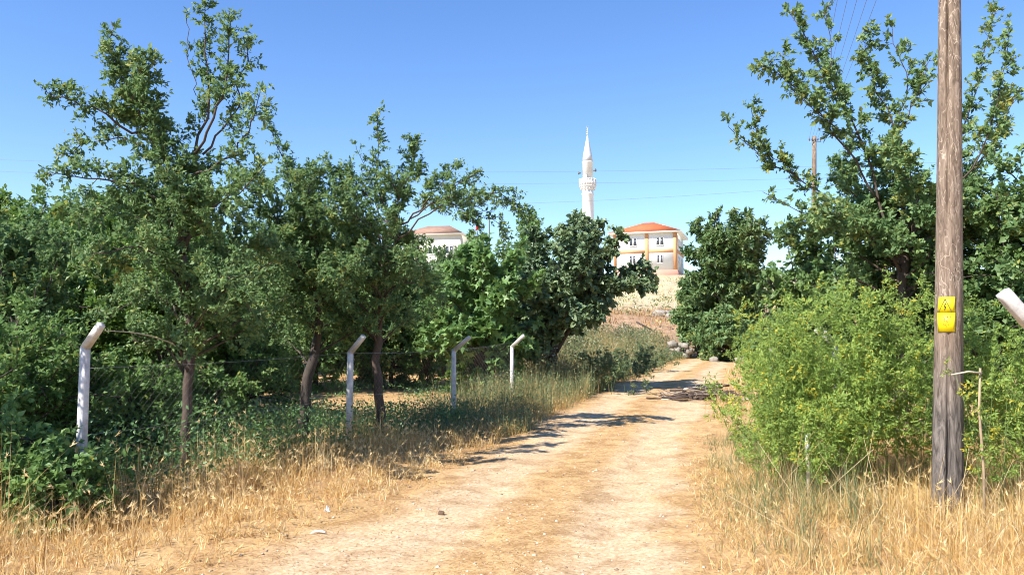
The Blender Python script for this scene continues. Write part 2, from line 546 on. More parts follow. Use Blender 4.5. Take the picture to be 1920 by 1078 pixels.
def pole_mat():
    m, n, l, b = new_mat('weathered_pole_wood')
    v = mapped(n, l, (1, 1, 1))
    sq = mapped(n, l, (9, 9, 1.6))
    t = noise(n, l, 2.2, 5, 0.6, sq, 1.8)
    base = ramp(n, [(0.30, (0.085, 0.060, 0.044)), (0.48, (0.19, 0.140, 0.103)), (0.62, (0.26, 0.198, 0.150)), (0.78, (0.36, 0.29, 0.235))])
    l.new(t.outputs[0], base.inputs[0])
    # pale worm-like galleries where the bark was peeled: level lines of a stretched noise
    g = noise(n, l, 1.5, 2, 0.5, mapped(n, l, (10, 10, 3.0)), 1.2)
    gal = ramp(n, [(0.475, (0, 0, 0)), (0.50, (1, 1, 1)), (0.525, (0, 0, 0))])
    l.new(g.outputs[0], gal.inputs[0])
    g2 = noise(n, l, 1.0, 3, 0.5, v)
    msk = ramp(n, [(0.42, (0, 0, 0)), (0.6, (1, 1, 1))])
    l.new(g2.outputs[0], msk.inputs[0])
    gm = mixc(n, l, 1.0, gal.outputs[0], msk.outputs[0], 'MULTIPLY')
    c = mixc(n, l, gm, base.outputs[0], (0.50, 0.41, 0.32))
    # the foot of the pole is grey with old preservative and soil splash
    sep = n.new('ShaderNodeSeparateXYZ')
    l.new(v, sep.inputs[0])
    add = n.new('ShaderNodeMath'); add.operation = 'MULTIPLY_ADD'
    l.new(g2.outputs[0], add.inputs[0]); add.inputs[1].default_value = 0.5
    l.new(sep.outputs[2], add.inputs[2])
    foot = ramp(n, [(0.0, (1, 1, 1)), (0.12, (1, 1, 1)), (0.19, (0, 0, 0))])
    dv = n.new('ShaderNodeMath'); dv.operation = 'DIVIDE'
    l.new(add.outputs[0], dv.inputs[0]); dv.inputs[1].default_value = 10.0
    l.new(dv.outputs[0], foot.inputs[0])
    grey = ramp(n, [(0.35, (0.06, 0.05, 0.045)), (0.6, (0.19, 0.165, 0.145)), (0.75, (0.27, 0.24, 0.21))])
    l.new(t.outputs[0], grey.inputs[0])
    c = mixc(n, l, foot.outputs[0], c, grey.outputs[0])
    l.new(c, b.inputs['Base Color'])
    b.inputs['Roughness'].default_value = 0.85
    b.inputs['Specular IOR Level'].default_value = 0.2
    bump(n, l, b, t.outputs[0], 0.6, 0.02)
    return m


M['pole'] = pole_mat()
M['yellow'] = plain('yellow_enamel', (0.83, 0.66, 0.01), 0.45, 0.03, 9, 0, 0.4)
M['ink'] = plain('black_ink', (0.10, 0.07, 0.02), 0.6, 0.1, 9)
M['rustink'] = plain('faded_brown_ink', (0.36, 0.20, 0.02), 0.6, 0.2, 30)

# ------------------------------------------------------------------ terrain
RC_Y = np.array([-40, -8, 0, 5.9, 11.2, 15.0, 20, 30, 40, 47, 54, 62, 80], float)
RC_X = np.array([-7.5, -2.8, -1.3, -0.10, 0.98, 2.1, 3.6, 6.7, 10.0, 12.8, 17.5, 26, 50], float)
_yy = np.linspace(-40, 80, 1201)
_xx = np.interp(_yy, RC_Y, RC_X)
_k = np.ones(41) / 41
_xx = np.convolve(np.pad(_xx, 20, mode='edge'), _k, 'valid')


def xc(y):
    return np.interp(y, _yy, _xx)


FENCE = np.array([at(158, 800, 8.0)[:2], at(655, 800, 12.2)[:2], at(850, 800, 15.5)[:2], at(960, 750, 18.8)[:2]])


def fx(y):
    """x of the fence line on the left"""
    s = (FENCE[3, 0] - FENCE[0, 0]) / (FENCE[3, 1] - FENCE[0, 1])
    y = np.asarray(y, float)
    return np.where(y < 8, FENCE[0, 0] + (y - 8) * 0.42, np.where(y > 18.8, FENCE[3, 0] + (y - 18.8) * 0.33, np.interp(y, FENCE[:, 1], FENCE[:, 0])))


BY = [-80, 0, 9, 15, 20, 30, 45, 49, 56, 65, 115, 135, 250, 2000]
BZ = [-0.3, 0, 0.02, 0.18, 0.36, 0.65, 1.0, 1.9, 3.5, 4.9, 11.6, 13.2, 15, 16]
_by = np.linspace(-80, 300, 3801)
_bz = np.convolve(np.pad(np.interp(_by, BY, BZ), 20, mode='edge'), _k, 'valid')
_rn = np.random.default_rng(5)
_wv = [(_rn.uniform(0, 6.28), f, _rn.uniform(0, 6.28), amp) for f, amp in ((0.25, 0.05), (0.45, 0.035), (0.9, 0.022), (1.7, 0.012), (3.1, 0.007), (5.0, 0.005)) for _ in range(3)]


def h(x, y):
    x, y = np.asarray(x, float), np.asarray(y, float)
    z = np.where(y < 300, np.interp(y, _by, _bz), np.interp(y, BY, BZ))
    d = x - xc(y)
    bank = np.clip((np.abs(d) - 2.0) / 2.5, 0, 1)
    bank = bank * bank * (3 - 2 * bank)
    near = np.clip((60 - y) / 10, 0, 1) * np.clip((y + 30) / 10, 0, 1)
    amt = np.where(d > 0, 0.10 + 0.9 * np.clip((y - 22) / 18, 0, 1), 0.0 + 0.75 * np.clip((y - 24) / 14, 0, 1))
    z = z + bank * amt * near
    # two wheel ruts
    z = z - 0.03 * near * (np.exp(-((d + 0.72) / 0.28) ** 2) + np.exp(-((d - 0.72) / 0.28) ** 2))
    w = np.zeros_like(z)
    for th, f, ph, amp in _wv:
        w = w + amp * 0.5 * np.sin((x * math.cos(th) + y * math.sin(th)) * f * 2 + ph)
    rough = 0.35 + 0.65 * np.clip((np.abs(d) - 1.4) / 1.0, 0, 1)
    return z + w * rough


def grid_mesh(name, xs, ys, zoff=0.0):
    X, Y = np.meshgrid(xs, ys)
    Z = h(X, Y) + zoff
    a = Acc()
    nx, ny = len(xs), len(ys)
    i = np.arange(ny - 1)[:, None] * nx + np.arange(nx - 1)[None, :]
    a.add(np.stack([X, Y, Z], -1).reshape(-1, 3), [np.stack([i, i + 1, i + 1 + nx, i + nx], -1).reshape(-1, 4)])
    return a.mesh(name, True)


xs = np.concatenate([np.array([-1500, -800, -400, -200, -120, -80, -60, -45, -34]), np.arange(-28, 28.01, 0.45), np.array([34, 45, 60, 80, 120, 200, 400, 800, 1500])])
ys = np.concatenate([np.array([-300, -120, -60, -30, -15]), np.arange(-8, 66, 0.45), np.arange(67, 150, 2.0), np.array([160, 180, 220, 300, 500, 900, 1600, 2400])])
tag(link('ground', grid_mesh('ground', xs, ys), M['ground']), kind='structure')

# the dirt track: its own sheet with an uneven edge
ry = np.arange(-12, 60, 0.2)
rx = np.linspace(-1, 1, 29)
rng = np.random.default_rng(3)
edge_l = 1.75 + 0.55 * np.clip((8.5 - ry) / 2.5, 0, 1) + 0.16 * np.sin(ry * 1.3) + 0.12 * np.sin(ry * 3.7 + 1) + rng.normal(0, 0.035, len(ry))
edge_r = 1.75 + 0.15 * np.sin(ry * 1.1 + 2) + 0.12 * np.sin(ry * 4.1) + rng.normal(0, 0.035, len(ry))
nar = 1 - 0.25 * np.clip((ry - 24) / 12, 0, 1)
edge_l, edge_r = edge_l * nar, edge_r * nar
RX = np.where(rx[None] < 0, rx[None] * edge_l[:, None], rx[None] * edge_r[:, None])
X = xc(ry)[:, None] + RX
Y = np.repeat(ry[:, None], len(rx), 1)
Z = h(X, Y) + 0.016 - 0.012 * np.abs(rx[None]) ** 4
a = Acc()
i = np.arange(len(ry) - 1)[:, None] * len(rx) + np.arange(len(rx) - 1)[None]
a.add(np.stack([X, Y, Z], -1).reshape(-1, 3), [np.stack([i, i + 1, i + 1 + len(rx), i + len(rx)], -1).reshape(-1, 4)])
me = a.mesh('dirt_track', True)
uvl = me.uv_layers.new(name='UVMap')
li = np.empty(len(me.loops), np.int32)
me.loops.foreach_get('vertex_index', li)
UV = np.stack([np.broadcast_to((rx[None] + 1) / 2, X.shape), Y], -1).reshape(-1, 2)
uvl.data.foreach_set('uv', UV[li].astype(np.float32).reshape(-1))
tag(link('dirt_track', me, M['road']), kind='structure')


# ------------------------------------------------------------------ trees
def smooth_path(pts, n):
    pts = np.asarray(pts, float)
    if len(pts) == 2:
        t = np.linspace(0, 1, n)[:, None]
        return pts[0] * (1 - t) + pts[1] * t
    d = np.concatenate([[0], np.cumsum(np.linalg.norm(np.diff(pts, axis=0), axis=1))])
    ext = np.concatenate([[2 * pts[0] - pts[1]], pts, [2 * pts[-1] - pts[-2]]])
    out = []
    for s in np.linspace(0, d[-1], n):
        i = min(max(np.searchsorted(d, s) - 1, 0), len(pts) - 2)
        t = (s - d[i]) / max(d[i + 1] - d[i], 1e-6)
        p0, p1, p2, p3 = ext[i], ext[i + 1], ext[i + 2], ext[i + 3]
        out.append(0.5 * ((2 * p1) + (p2 - p0) * t + (2 * p0 - 5 * p1 + 4 * p2 - p3) * t * t + (3 * p1 - p0 - 3 * p2 + p3) * t ** 3))
    return np.array(out)


def path_at(P, t):
    """points and tangents at fractions t of a polyline"""
    k = len(P)
    s = np.clip(np.asarray(t) * (k - 1), 0, k - 1 - 1e-6)
    i = s.astype(int)
    f = (s - i)[:, None]
    return P[i] * (1 - f) + P[i + 1] * f, nrm(P[i + 1] - P[i])


FIG = [(0.0, 0.0), (0.10, 0.34), (0.42, 0.20), (0.62, 0.46), (0.62, 0.17), (1.0, 0.05), (0.64, -0.15), (0.60, -0.46), (0.42, -0.19), (0.08, -0.33)]
BROAD = [(0.0, 0.0), (0.25, 0.36), (0.72, 0.28), (1.0, 0.0), (0.72, -0.28), (0.25, -0.36)]


def limb_foliage(rng, wood, crown, path, o, t0=0.15, dens=1.0, scale=1.0, flat=0.0):
    """branches off a limb, leafy shoots off the branches, leaves on the shoots"""
    seg = np.linalg.norm(np.diff(path, axis=0), axis=1)
    length = seg.sum()
    nb = max(2, int(round(length * (1 - t0) * o['b_per_m'] * dens)))
    tt = t0 + (1 - t0) * (np.arange(nb) + rng.uniform(0, 1, nb)) / nb
    p, tg = path_at(path, tt)
    for q in range(nb):
        bl = rng.uniform(*o['b_len']) * scale * (1.0 - 0.55 * tt[q])
        dr = rng.normal(0, 1, 3)
        dr -= tg[q] * dr.dot(tg[q])
        dr = nrm(dr)
        d = nrm(dr * o['b_out'] + tg[q] * 0.65 + np.array([0, 0, o['up']]))
        k = o.get('k', 4)
        pts = [p[q]]
        dd = d
        for _ in range(k - 1):
            dd = nrm(dd + rng.normal(0, 0.16, 3) + np.array([0, 0, o['curl']]))
            pts.append(pts[-1] + dd * bl / (k - 1))
        pts = np.array(pts)
        wood.prisms(pts[:-1], pts[1:], np.linspace(o['b_r'], o['b_r'] * 0.4, k)[:-1], np.linspace(o['b_r'], o['b_r'] * 0.4, k)[1:])
        ns = max(2, int(round(bl * o['s_per_m'] * (0.6 + 0.4 * dens))) + 1)
        st = rng.uniform(0.1, 1.0, ns)
        sp, stg = path_at(pts, st)
        sd = rng.normal(0, 1, (ns, 3))
        sd = nrm(sd - stg * (sd * stg).sum(1, keepdims=True))
        sd = nrm(sd * 0.8 + stg * 0.6 + np.array([0, 0, o['up'] * 0.6]))
        sl = rng.uniform(*o['s_len'], ns) * (1.1 - 0.4 * st)
        se = sp + sd * sl[:, None]
        if o.get('s_wood', True):
            wood.prisms(sp, se, o['s_r'], o['s_r'] * 0.5)
        nl = o['l_per_s']
        lt = rng.uniform(0.05, 1.05, (ns, nl))
        lp = (sp[:, None] + (se - sp)[:, None] * lt[..., None]).reshape(-1, 3)
        n = len(lp)
        ld = nrm(rng.normal(0, 1, (n, 3)) * 0.75 + np.repeat(sd, nl, 0) * 0.7 + np.array([0, 0, o['leaf_up']]))
        ln = nrm(rng.normal(0, 0.55, (n, 3)) + np.array([0, 0, 0.8]) + 0.7 * np.array([to_sun.x, to_sun.y, 0]))
        L = o['leaf'] * np.clip(np.exp(rng.normal(-0.03, 0.28, n)), 0.45, 1.6)
        cv = rng.normal(0, 0.15)
        var = np.clip(rng.normal(o['v'] + cv, 0.17, n), 0, 1)
        if o.get('outline'):
            crown.lobed(lp, ld, ln, L, var, rng, o['outline'])
        else:
            crown.leaves(lp, ld, ln, L, L * o['lw'], var, o.get('fold', 0.15))


PLUM = dict(b_per_m=13, b_len=(0.25, 0.75), b_out=0.9, up=0.25, curl=0.03, b_r=0.005, s_per_m=25, s_len=(0.06, 0.20), s_r=0.002, s_wood=False, l_per_s=10, leaf=0.056, lw=0.54, leaf_up=0.1, v=0.5)


def finish_tree(name, label, cat, base, wood, crown, bark, leaf, group=None, trunk_name='trunk', crown_name='crown'):
    t = thing(name, label, cat, base, 0, group)
    w = part(trunk_name, wood, bark, t, True)
    c = part(crown_name, crown, leaf, t)
    for o in (w, c):
        o.data.transform(__import__('mathutils').Matrix.Translation(-Vector(tuple(float(q) for q in base))))
    return t


def limb_tree(name, label, base, trunk_pts, trunk_r, limbs, o, bark, leaf, seed, group=None, cat='tree', fill=None, thin=0.62):
    """limbs: (points, start radius, first leafy fraction, density, twig scale)"""
    rng = np.random.default_rng(seed)
    wood, crown = Acc(), Acc()
    P = smooth_path(trunk_pts, 14)
    P[1:-1] += rng.normal(0, trunk_r[0] * 0.18, P[1:-1].shape)
    wood.tube(P, np.linspace(trunk_r[0], trunk_r[1], 14) * np.concatenate([[1.5, 1.15], np.ones(12)]), 10)
    for pts, r, t0, dens, sc in limbs:
        Q = smooth_path(pts, 12)
        Q[1:-1] += rng.normal(0, 0.025, Q[1:-1].shape)
        wood.tube(Q, np.linspace(r * thin, 0.004, 12), 6)
        limb_foliage(rng, wood, crown, Q, o, t0, dens * 1.2, sc * 1.08)
    if fill:
        # further side limbs that fill the lower crown
        for cen, rd, n_ in fill:
            for q in range(n_):
                u = nrm(rng.normal(0, 1, 3)) * rng.uniform(0.45, 1.0) ** 0.5
                tip = np.asarray(cen) + u * np.asarray(rd)
                tip[2] = max(tip[2], float(h(tip[0], tip[1])) + 0.25)
                st, _ = path_at(P, np.array([np.clip(((tip[2] - 0.5) - P[0, 2]) / (P[-1, 2] - P[0, 2]), 0.25, 1.0)]))
                mid = st[0] * 0.5 + tip * 0.5 + np.array([0, 0, 0.12]) + rng.normal(0, 0.08, 3)
                Q = smooth_path([st[0], mid, tip], 8)
                wood.tube(Q, np.linspace(trunk_r[1] * 0.4, 0.004, 8), 5)
                limb_foliage(rng, wood, crown, Q, dict(o, s_wood=False), 0.3, 0.85, 1.0)
    return finish_tree(name, label, cat, base, wood, crown, bark, leaf, group)


def auto_tree(name, label, base, H, R, hb, n_limbs, o, bark, leaf, seed, group=None, r0=0.10, ry=None, cat='tree', low=-0.25, fork=None, lean=(0, 0), sq=2.0):
    rng = np.random.default_rng(seed)
    ry = ry or R
    base = np.asarray(base, float)
    wood, crown = Acc(), Acc()
    cz = hb + (H - hb) * 0.45
    fork = fork or hb
    top = base + np.array([lean[0], lean[1], fork + 0.3])
    P = smooth_path([base - np.array([0, 0, 0.1]), (base + top) / 2 + np.append(rng.normal(0, 0.08, 2), 0), top], 9)
    wood.tube(P, np.linspace(r0, r0 * 0.7, 9) * np.concatenate([[1.4], np.ones(8)]), 9)
    for q in range(n_limbs):
        ang = 2 * math.pi * (q + rng.uniform(-0.3, 0.3)) / n_limbs * 2.618
        el = rng.uniform(low, 1.0)
        rr = math.sqrt(max(0.05, 1 - abs(el) ** sq)) * rng.uniform(0.55, 0.98)
        tip = base + np.array([lean[0] + math.cos(ang) * R * rr, lean[1] + math.sin(ang) * ry * rr, cz + el * (H - cz) * rng.uniform(0.85, 1.0) if el > 0 else cz + el * (cz - hb) * 1.4])
        st, _ = path_at(P, np.array([rng.uniform(0.75, 1.0)]))
        mid = st[0] * 0.5 + tip * 0.5 + np.array([0, 0, 0.18 * (H - hb) * rng.uniform(0.2, 1)]) + rng.normal(0, 0.08 * R, 3)
        Q = smooth_path([st[0], mid, tip], 9)
        wood.tube(Q, np.linspace(r0 * 0.42, 0.006, 9), 5)
        limb_foliage(rng, wood, crown, Q, o, 0.3, 1.0, 1.0)
    return finish_tree(name, label, cat, base, wood, crown, bark, leaf, group)


def gz(x, y):
    return np.array([x, y, float(h(x, y))])


def on(px, Y):
    p = at(px, 645, Y)
    return gz(p[0], p[1])


# --- tall plum inside the fence, its bare-tipped leaders against the sky
D1 = 9.9
b1 = on(350, D1)
fk = at(335, 420, D1)
lm = []
def L(pts, r, t0, dens, sc=1.0, Y=D1):
    return ([at(p[0], p[1], Y + (p[2] if len(p) > 2 else 0)) for p in pts], r, t0, dens, sc)
limbs1 = [
    L([(338, 430), (320, 310), (270, 210, .1), (232, 150, .1), (214, 112, .1)], 0.05, 0.2, 1.75, 0.75),
    L([(300, 270), (255, 190, -.2), (275, 110, -.3)], 0.03, 0.2, 1.7, 0.6),
    L([(214, 140, .1), (206, 80, .1), (208, 40, .1)], 0.012, 0.05, 0.8, 0.25),
    L([(285, 250, .0), (225, 235, -.2), (160, 195, -.3), (85, 172, -.4)], 0.03, 0.25, 1.2, 0.42),
    L([(320, 330), (260, 270, .4), (190, 262, .5), (106, 292, .6)], 0.022, 0.4, 0.9, 0.4),
    L([(325, 400), (250, 345, -.5), (170, 338, -.7), (88, 325, -.8)], 0.03, 0.2, 1.1, 0.55),
    L([(335, 330), (370, 270, .2), (388, 200, .2), (386, 110, .2), (385, 4, .2)], 0.035, 0.25, 0.85, 0.42),
    L([(365, 290, -.1), (410, 215, -.3), (425, 120, -.3), (430, 22, -.3)], 0.03, 0.3, 0.95, 0.42),
    L([(380, 290, .3), (430, 230, .5), (455, 150, .5), (470, 72, .5)], 0.025, 0.25, 0.9, 0.45),
    L([(360, 330), (430, 290, -.3), (470, 240, -.4), (490, 165, -.4)], 0.025, 0.25, 0.75, 0.45),
    L([(368, 180, .2), (355, 110, .1), (350, 32, .1)], 0.008, 0.1, 0.25, 0.2),
    L([(345, 470), (300, 410, .5), (230, 390, 1.0), (150, 400, 1.4)], 0.03, 0.25, 1.0, 0.9),
    L([(345, 480), (390, 400, -.5), (450, 360, -.8), (480, 330, -.9)], 0.03, 0.2, 1.1, 0.9),
    L([(350, 520), (290, 470, -.8), (220, 470, -1.2), (160, 500, -1.3)], 0.03, 0.2, 1.0, 0.9),
    L([(352, 540), (410, 480, .7), (470, 460, 1.0), (520, 480, 1.2)], 0.03, 0.25, 1.0, 0.9),
    L([(352, 560), (400, 520, -.8), (440, 530, -1.2), (470, 580, -1.3)], 0.025, 0.3, 0.9, 0.8),
    L([(352, 600), (300, 560, .6), (240, 570, .9), (200, 600, 1.1)], 0.02, 0.35, 0.8, 0.8),
    L([(352, 440), (360, 390, -.4), (330, 350, -.7), (310, 330, -.8)], 0.025, 0.3, 1.2, 0.8),
    L([(352, 470), (360, 420, .6), (390, 350, .8), (400, 310, .9)], 0.025, 0.3, 1.2, 0.8),
]
tree1 = limb_tree('plum_tree', 'tallest plum tree inside the fence, long bare-tipped leaders against the sky', b1,
                  [b1 - np.array([0, 0, .1]), at(350, 780, D1), at(356, 660, D1), at(352, 560, D1), at(345, 480, D1), at(333, 330, D1)], (0.062, 0.045), limbs1, PLUM, M['bark'], M['plum'], 11, fill=[(at(340, 440, D1), (0.9, 1.0, 0.7), 14), (at(350, 600, D1), (0.95, 0.9, 0.7), 14)])

# --- slender plum beside the second post
D2 = 13.5
b2 = on(716, D2)
def L2(pts, r, t0, dens, sc=1.0):
    return L(pts, r, t0, dens, sc, D2)
limbs2 = [
    L2([(735, 440), (712, 370), (705, 300), (712, 205)], 0.03, 0.2, 0.9, 0.42),
    L2([(740, 420), (758, 350, .2), (775, 310, .2), (775, 270, .2)], 0.03, 0.25, 1.5, 0.6),
    L2([(745, 430), (800, 380, -.3), (830, 345, -.3), (850, 312, -.3)], 0.03, 0.3, 1.2, 0.5),
    L2([(770, 410, -.2), (830, 370, -.5), (870, 340, -.6), (898, 325, -.6)], 0.022, 0.3, 1.1, 0.5),
    L2([(745, 450), (830, 385, .3), (910, 365, .4), (965, 375, .4), (996, 408, .4)], 0.028, 0.3, 1.25, 0.5),
    L2([(860, 380, .3), (900, 390, .2), (930, 410, .1), (945, 450, .1)], 0.012, 0.1, 1.0, 0.4),
    L2([(840, 380, -.4), (875, 395, -.5), (892, 420, -.5), (896, 440, -.5)], 0.012, 0.1, 1.1, 0.35),
    L2([(735, 430), (690, 370, .3), (650, 330, .4), (610, 308, .4)], 0.025, 0.25, 1.0, 0.6),
    L2([(715, 360, .0), (690, 320, -.1), (668, 275, -.2)], 0.008, 0.1, 0.5, 0.25),
    L2([(728, 480), (690, 420, -.7), (640, 390, -1.1), (600, 390, -1.3)], 0.03, 0.2, 1.1, 1.0),
    L2([(728, 480), (760, 450, .8), (780, 460, 1.1), (790, 480, 1.2)], 0.03, 0.2, 1.0, 0.8),
    L2([(725, 500), (760, 480, -.8), (780, 490, -1.2), (795, 515, -1.3)], 0.03, 0.2, 1.0, 0.8),
    L2([(722, 520), (670, 480, .8), (620, 480, 1.2), (580, 500, 1.4)], 0.03, 0.2, 1.0, 0.9),
    L2([(718, 560), (670, 520, -.9), (640, 530, -1.3), (610, 570, -1.5)], 0.025, 0.25, 1.0, 0.9),
    L2([(718, 560), (760, 530, .5), (800, 540, .8), (820, 580, .9)], 0.02, 0.3, 0.9, 0.8),
    L2([(735, 430), (745, 390, -.6), (740, 350, -.9), (720, 330, -1.0)], 0.025, 0.25, 1.2, 0.7),
]
tree2 = limb_tree('plum_tree', 'slender plum tree with brown forked trunk beside the second fence post', b2,
                  [b2 - np.array([0, 0, .1]), at(712, 760, D2), at(706, 660, D2), at(718, 540, D2), at(735, 430, D2)], (0.085, 0.05), limbs2, PLUM, M['bark'], M['plum'], 12, fill=[(at(690, 450, D2), (0.75, 1.1, 0.7), 14), (at(690, 560, D2), (1.0, 1.1, 0.65), 12)])

# --- leaning dark-trunked plum between the two
D3 = 13.2
b3 = on(566, D3)
def L3(pts, r, t0, dens, sc=1.0):
    return L(pts, r, t0, dens, sc, D3)
limbs3 = [
    L3([(600, 560), (560, 420), (530, 300), (497, 213)], 0.035, 0.2, 0.9, 0.55),
    L3([(600, 540), (590, 420, .3), (560, 340, .5), (540, 310, .5)], 0.03, 0.2, 1.2, 1.0),
    L3([(600, 540), (540, 450, -.5), (500, 380, -.8), (470, 330, -.9)], 0.03, 0.2, 1.2, 1.0),
    L3([(600, 540), (640, 430, .5), (640, 360, .7), (625, 325, .8)], 0.03, 0.25, 1.2, 0.9),
    L3([(600, 560), (530, 510, .6), (470, 500, .9), (430, 530, 1.0)], 0.03, 0.2, 1.1, 1.0),
    L3([(600, 560), (560, 500, -.9), (510, 490, -1.4), (480, 520, -1.6)], 0.03, 0.2, 1.1, 1.0),
    L3([(600, 560), (640, 510, -.8), (650, 500, -1.3), (640, 540, -1.6)], 0.03, 0.2, 1.1, 1.0),
    L3([(598, 600), (540, 560, -.7), (500, 590, -1.1), (480, 640, -1.2)], 0.025, 0.3, 1.0, 0.9),
    L3([(598, 600), (620, 570, .8), (640, 590, 1.2), (650, 640, 1.4)], 0.025, 0.3, 1.0, 0.9),
    L3([(600, 500), (570, 400, -.6), (585, 340, -.8), (600, 320, -.9)], 0.025, 0.2, 1.2, 0.9),
]
tree3 = limb_tree('plum_tree', 'bushy plum tree with leaning dark trunk between two fence posts', b3,
                  [b3 - np.array([0, 0, .1]), at(575, 720, D3), at(592, 640, D3), at(600, 540, D3)], (0.10, 0.06), limbs3, PLUM, M['darkbark'], M['plum'], 13, fill=[(at(560, 430, D3), (1.0, 1.1, 0.9), 15), (at(560, 600, D3), (1.1, 1.1, 0.7), 13)])

# --- fig tree over the fence, big lobed leaves
FIGO = dict(b_per_m=9, b_len=(0.25, 0.6), b_out=0.8, up=0.35, curl=0.03, b_r=0.009, s_per_m=9, s_len=(0.08, 0.18), s_r=0.005, l_per_s=5, leaf=0.175, lw=0.8, leaf_up=-0.15, v=0.55, outline=FIG)
DF = 20.3
bf = on(900, DF)
auto_tree('fig_tree', 'fig tree with big bright lobed leaves overhanging the third and fourth fence posts', bf, 4.3, 1.75, 0.5, 48, FIGO, M['darkbark'], M['fig'], 21, r0=0.07, low=-1.0, fork=0.5, ry=1.0, lean=(0.15, -0.15))

# --- dark broad-leaved tree leaning over the track
MULO = dict(b_per_m=9, b_len=(0.3, 0.8), b_out=0.9, up=0.15, curl=-0.02, b_r=0.008, s_per_m=11, s_len=(0.08, 0.24), s_r=0.004, s_wood=False, l_per_s=9, leaf=0.115, lw=0.8, leaf_up=-0.25, v=0.5, outline=BROAD)
DM = 22.0
bm = on(1030, DM)
def L4(pts, r, t0, dens, sc=1.0):
    return L(pts, r, t0, dens, sc, DM)
limbs4 = [
    L4([(1042, 660), (1065, 620, -.1), (1110, 575, -.2), (1150, 540, -.3), (1215, 535, -.3)], 0.09, 0.35, 1.5, 0.8),
    L4([(1090, 590, -.2), (1125, 510, -.2), (1150, 465, -.2), (1160, 440, -.2)], 0.06, 0.2, 1.3, 0.75),
    L4([(1040, 650), (1050, 560), (1080, 470), (1090, 410)], 0.08, 0.2, 1.3, 1.0),
    L4([(1040, 650), (1010, 560, .4), (1000, 480, .6), (1010, 430, .7)], 0.07, 0.2, 1.2, 1.0),
    L4([(1045, 600), (1100, 520, .8), (1120, 450, 1.2), (1115, 420, 1.3)], 0.06, 0.2, 1.3, 1.0),
    L4([(1045, 600), (1080, 530, -.9), (1110, 480, -1.4), (1120, 450, -1.5)], 0.06, 0.2, 1.2, 1.0),
    L4([(1045, 620), (1020, 570, -.9), (1000, 540, -1.3), (990, 530, -1.5)], 0.05, 0.2, 1.3, 1.0),
    L4([(1045, 630), (1080, 590, .9), (1105, 560, 1.5), (1125, 530, 1.8)], 0.05, 0.2, 1.2, 1.0),
    L4([(1045, 640), (1000, 600, .5), (970, 580, .8), (950, 600, .9)], 0.05, 0.2, 1.2, 1.0),
    L4([(1045, 640), (1060, 590, -1), (1080, 580, -1.4), (1090, 600, -1.5)], 0.05, 0.25, 1.2, 0.9),
    L4([(1130, 555, -.2), (1170, 520, .1), (1200, 500, .2), (1220, 530, .2)], 0.04, 0.2, 1.3, 0.7),
    L4([(1060, 520), (1060, 450, .3), (1075, 420, .4)], 0.04, 0.2, 1.3, 0.8),
]
limb_tree('broad_leaved_tree', 'dark broad-leaved tree with thick trunk leaning out over the dirt track', bm,
          [bm - np.array([0, 0, .1]), at(1030, 700, DM), at(1040, 650, DM), at(1045, 590, DM)], (0.17, 0.11), limbs4, MULO, M['darkbark'], M['mulberry'], 14, thin=0.9, fill=[(at(1060, 500, DM), (1.05, 1.4, 1.1), 24), (at(985, 610, DM), (1.0, 1.3, 0.8), 20), (at(1110, 570, DM), (0.9, 1.0, 0.5), 10)])

# --- dense rounded tree beyond the bend
WALO = dict(k=3, b_per_m=9, b_len=(0.4, 1.0), b_out=0.9, up=0.15, curl=-0.02, b_r=0.012, s_per_m=10, s_len=(0.12, 0.35), s_r=0.005, s_wood=False, l_per_s=8, leaf=0.20, lw=0.5, leaf_up=-0.2, v=0.55)
bw = on(1372, 40)
auto_tree('walnut_tree', 'dense rounded tree standing on the right past the bend of the track', bw, 7.7, 2.25, 1.2, 60, WALO, M['greybark'], M['walnut'], 31, r0=0.16, low=-0.8, fork=2.2, sq=5.0)
bw2 = on(1308, 43)
auto_tree('dark_bush', 'low dark green bush beside the dense rounded tree', bw2, 4.6, 1.45, 0.6, 32, WALO, M['darkbark'], M['plum'], 32, r0=0.10, low=-0.9, fork=0.5, cat='bush')
bw3 = on(1365, 39)
auto_tree('dark_bush', 'spreading dark bush at the foot of the dense rounded tree', bw3, 2.6, 1.9, 0.15, 28, WALO, M['darkbark'], M['plum'], 33, r0=0.06, low=-0.9, fork=0.3, cat='bush')

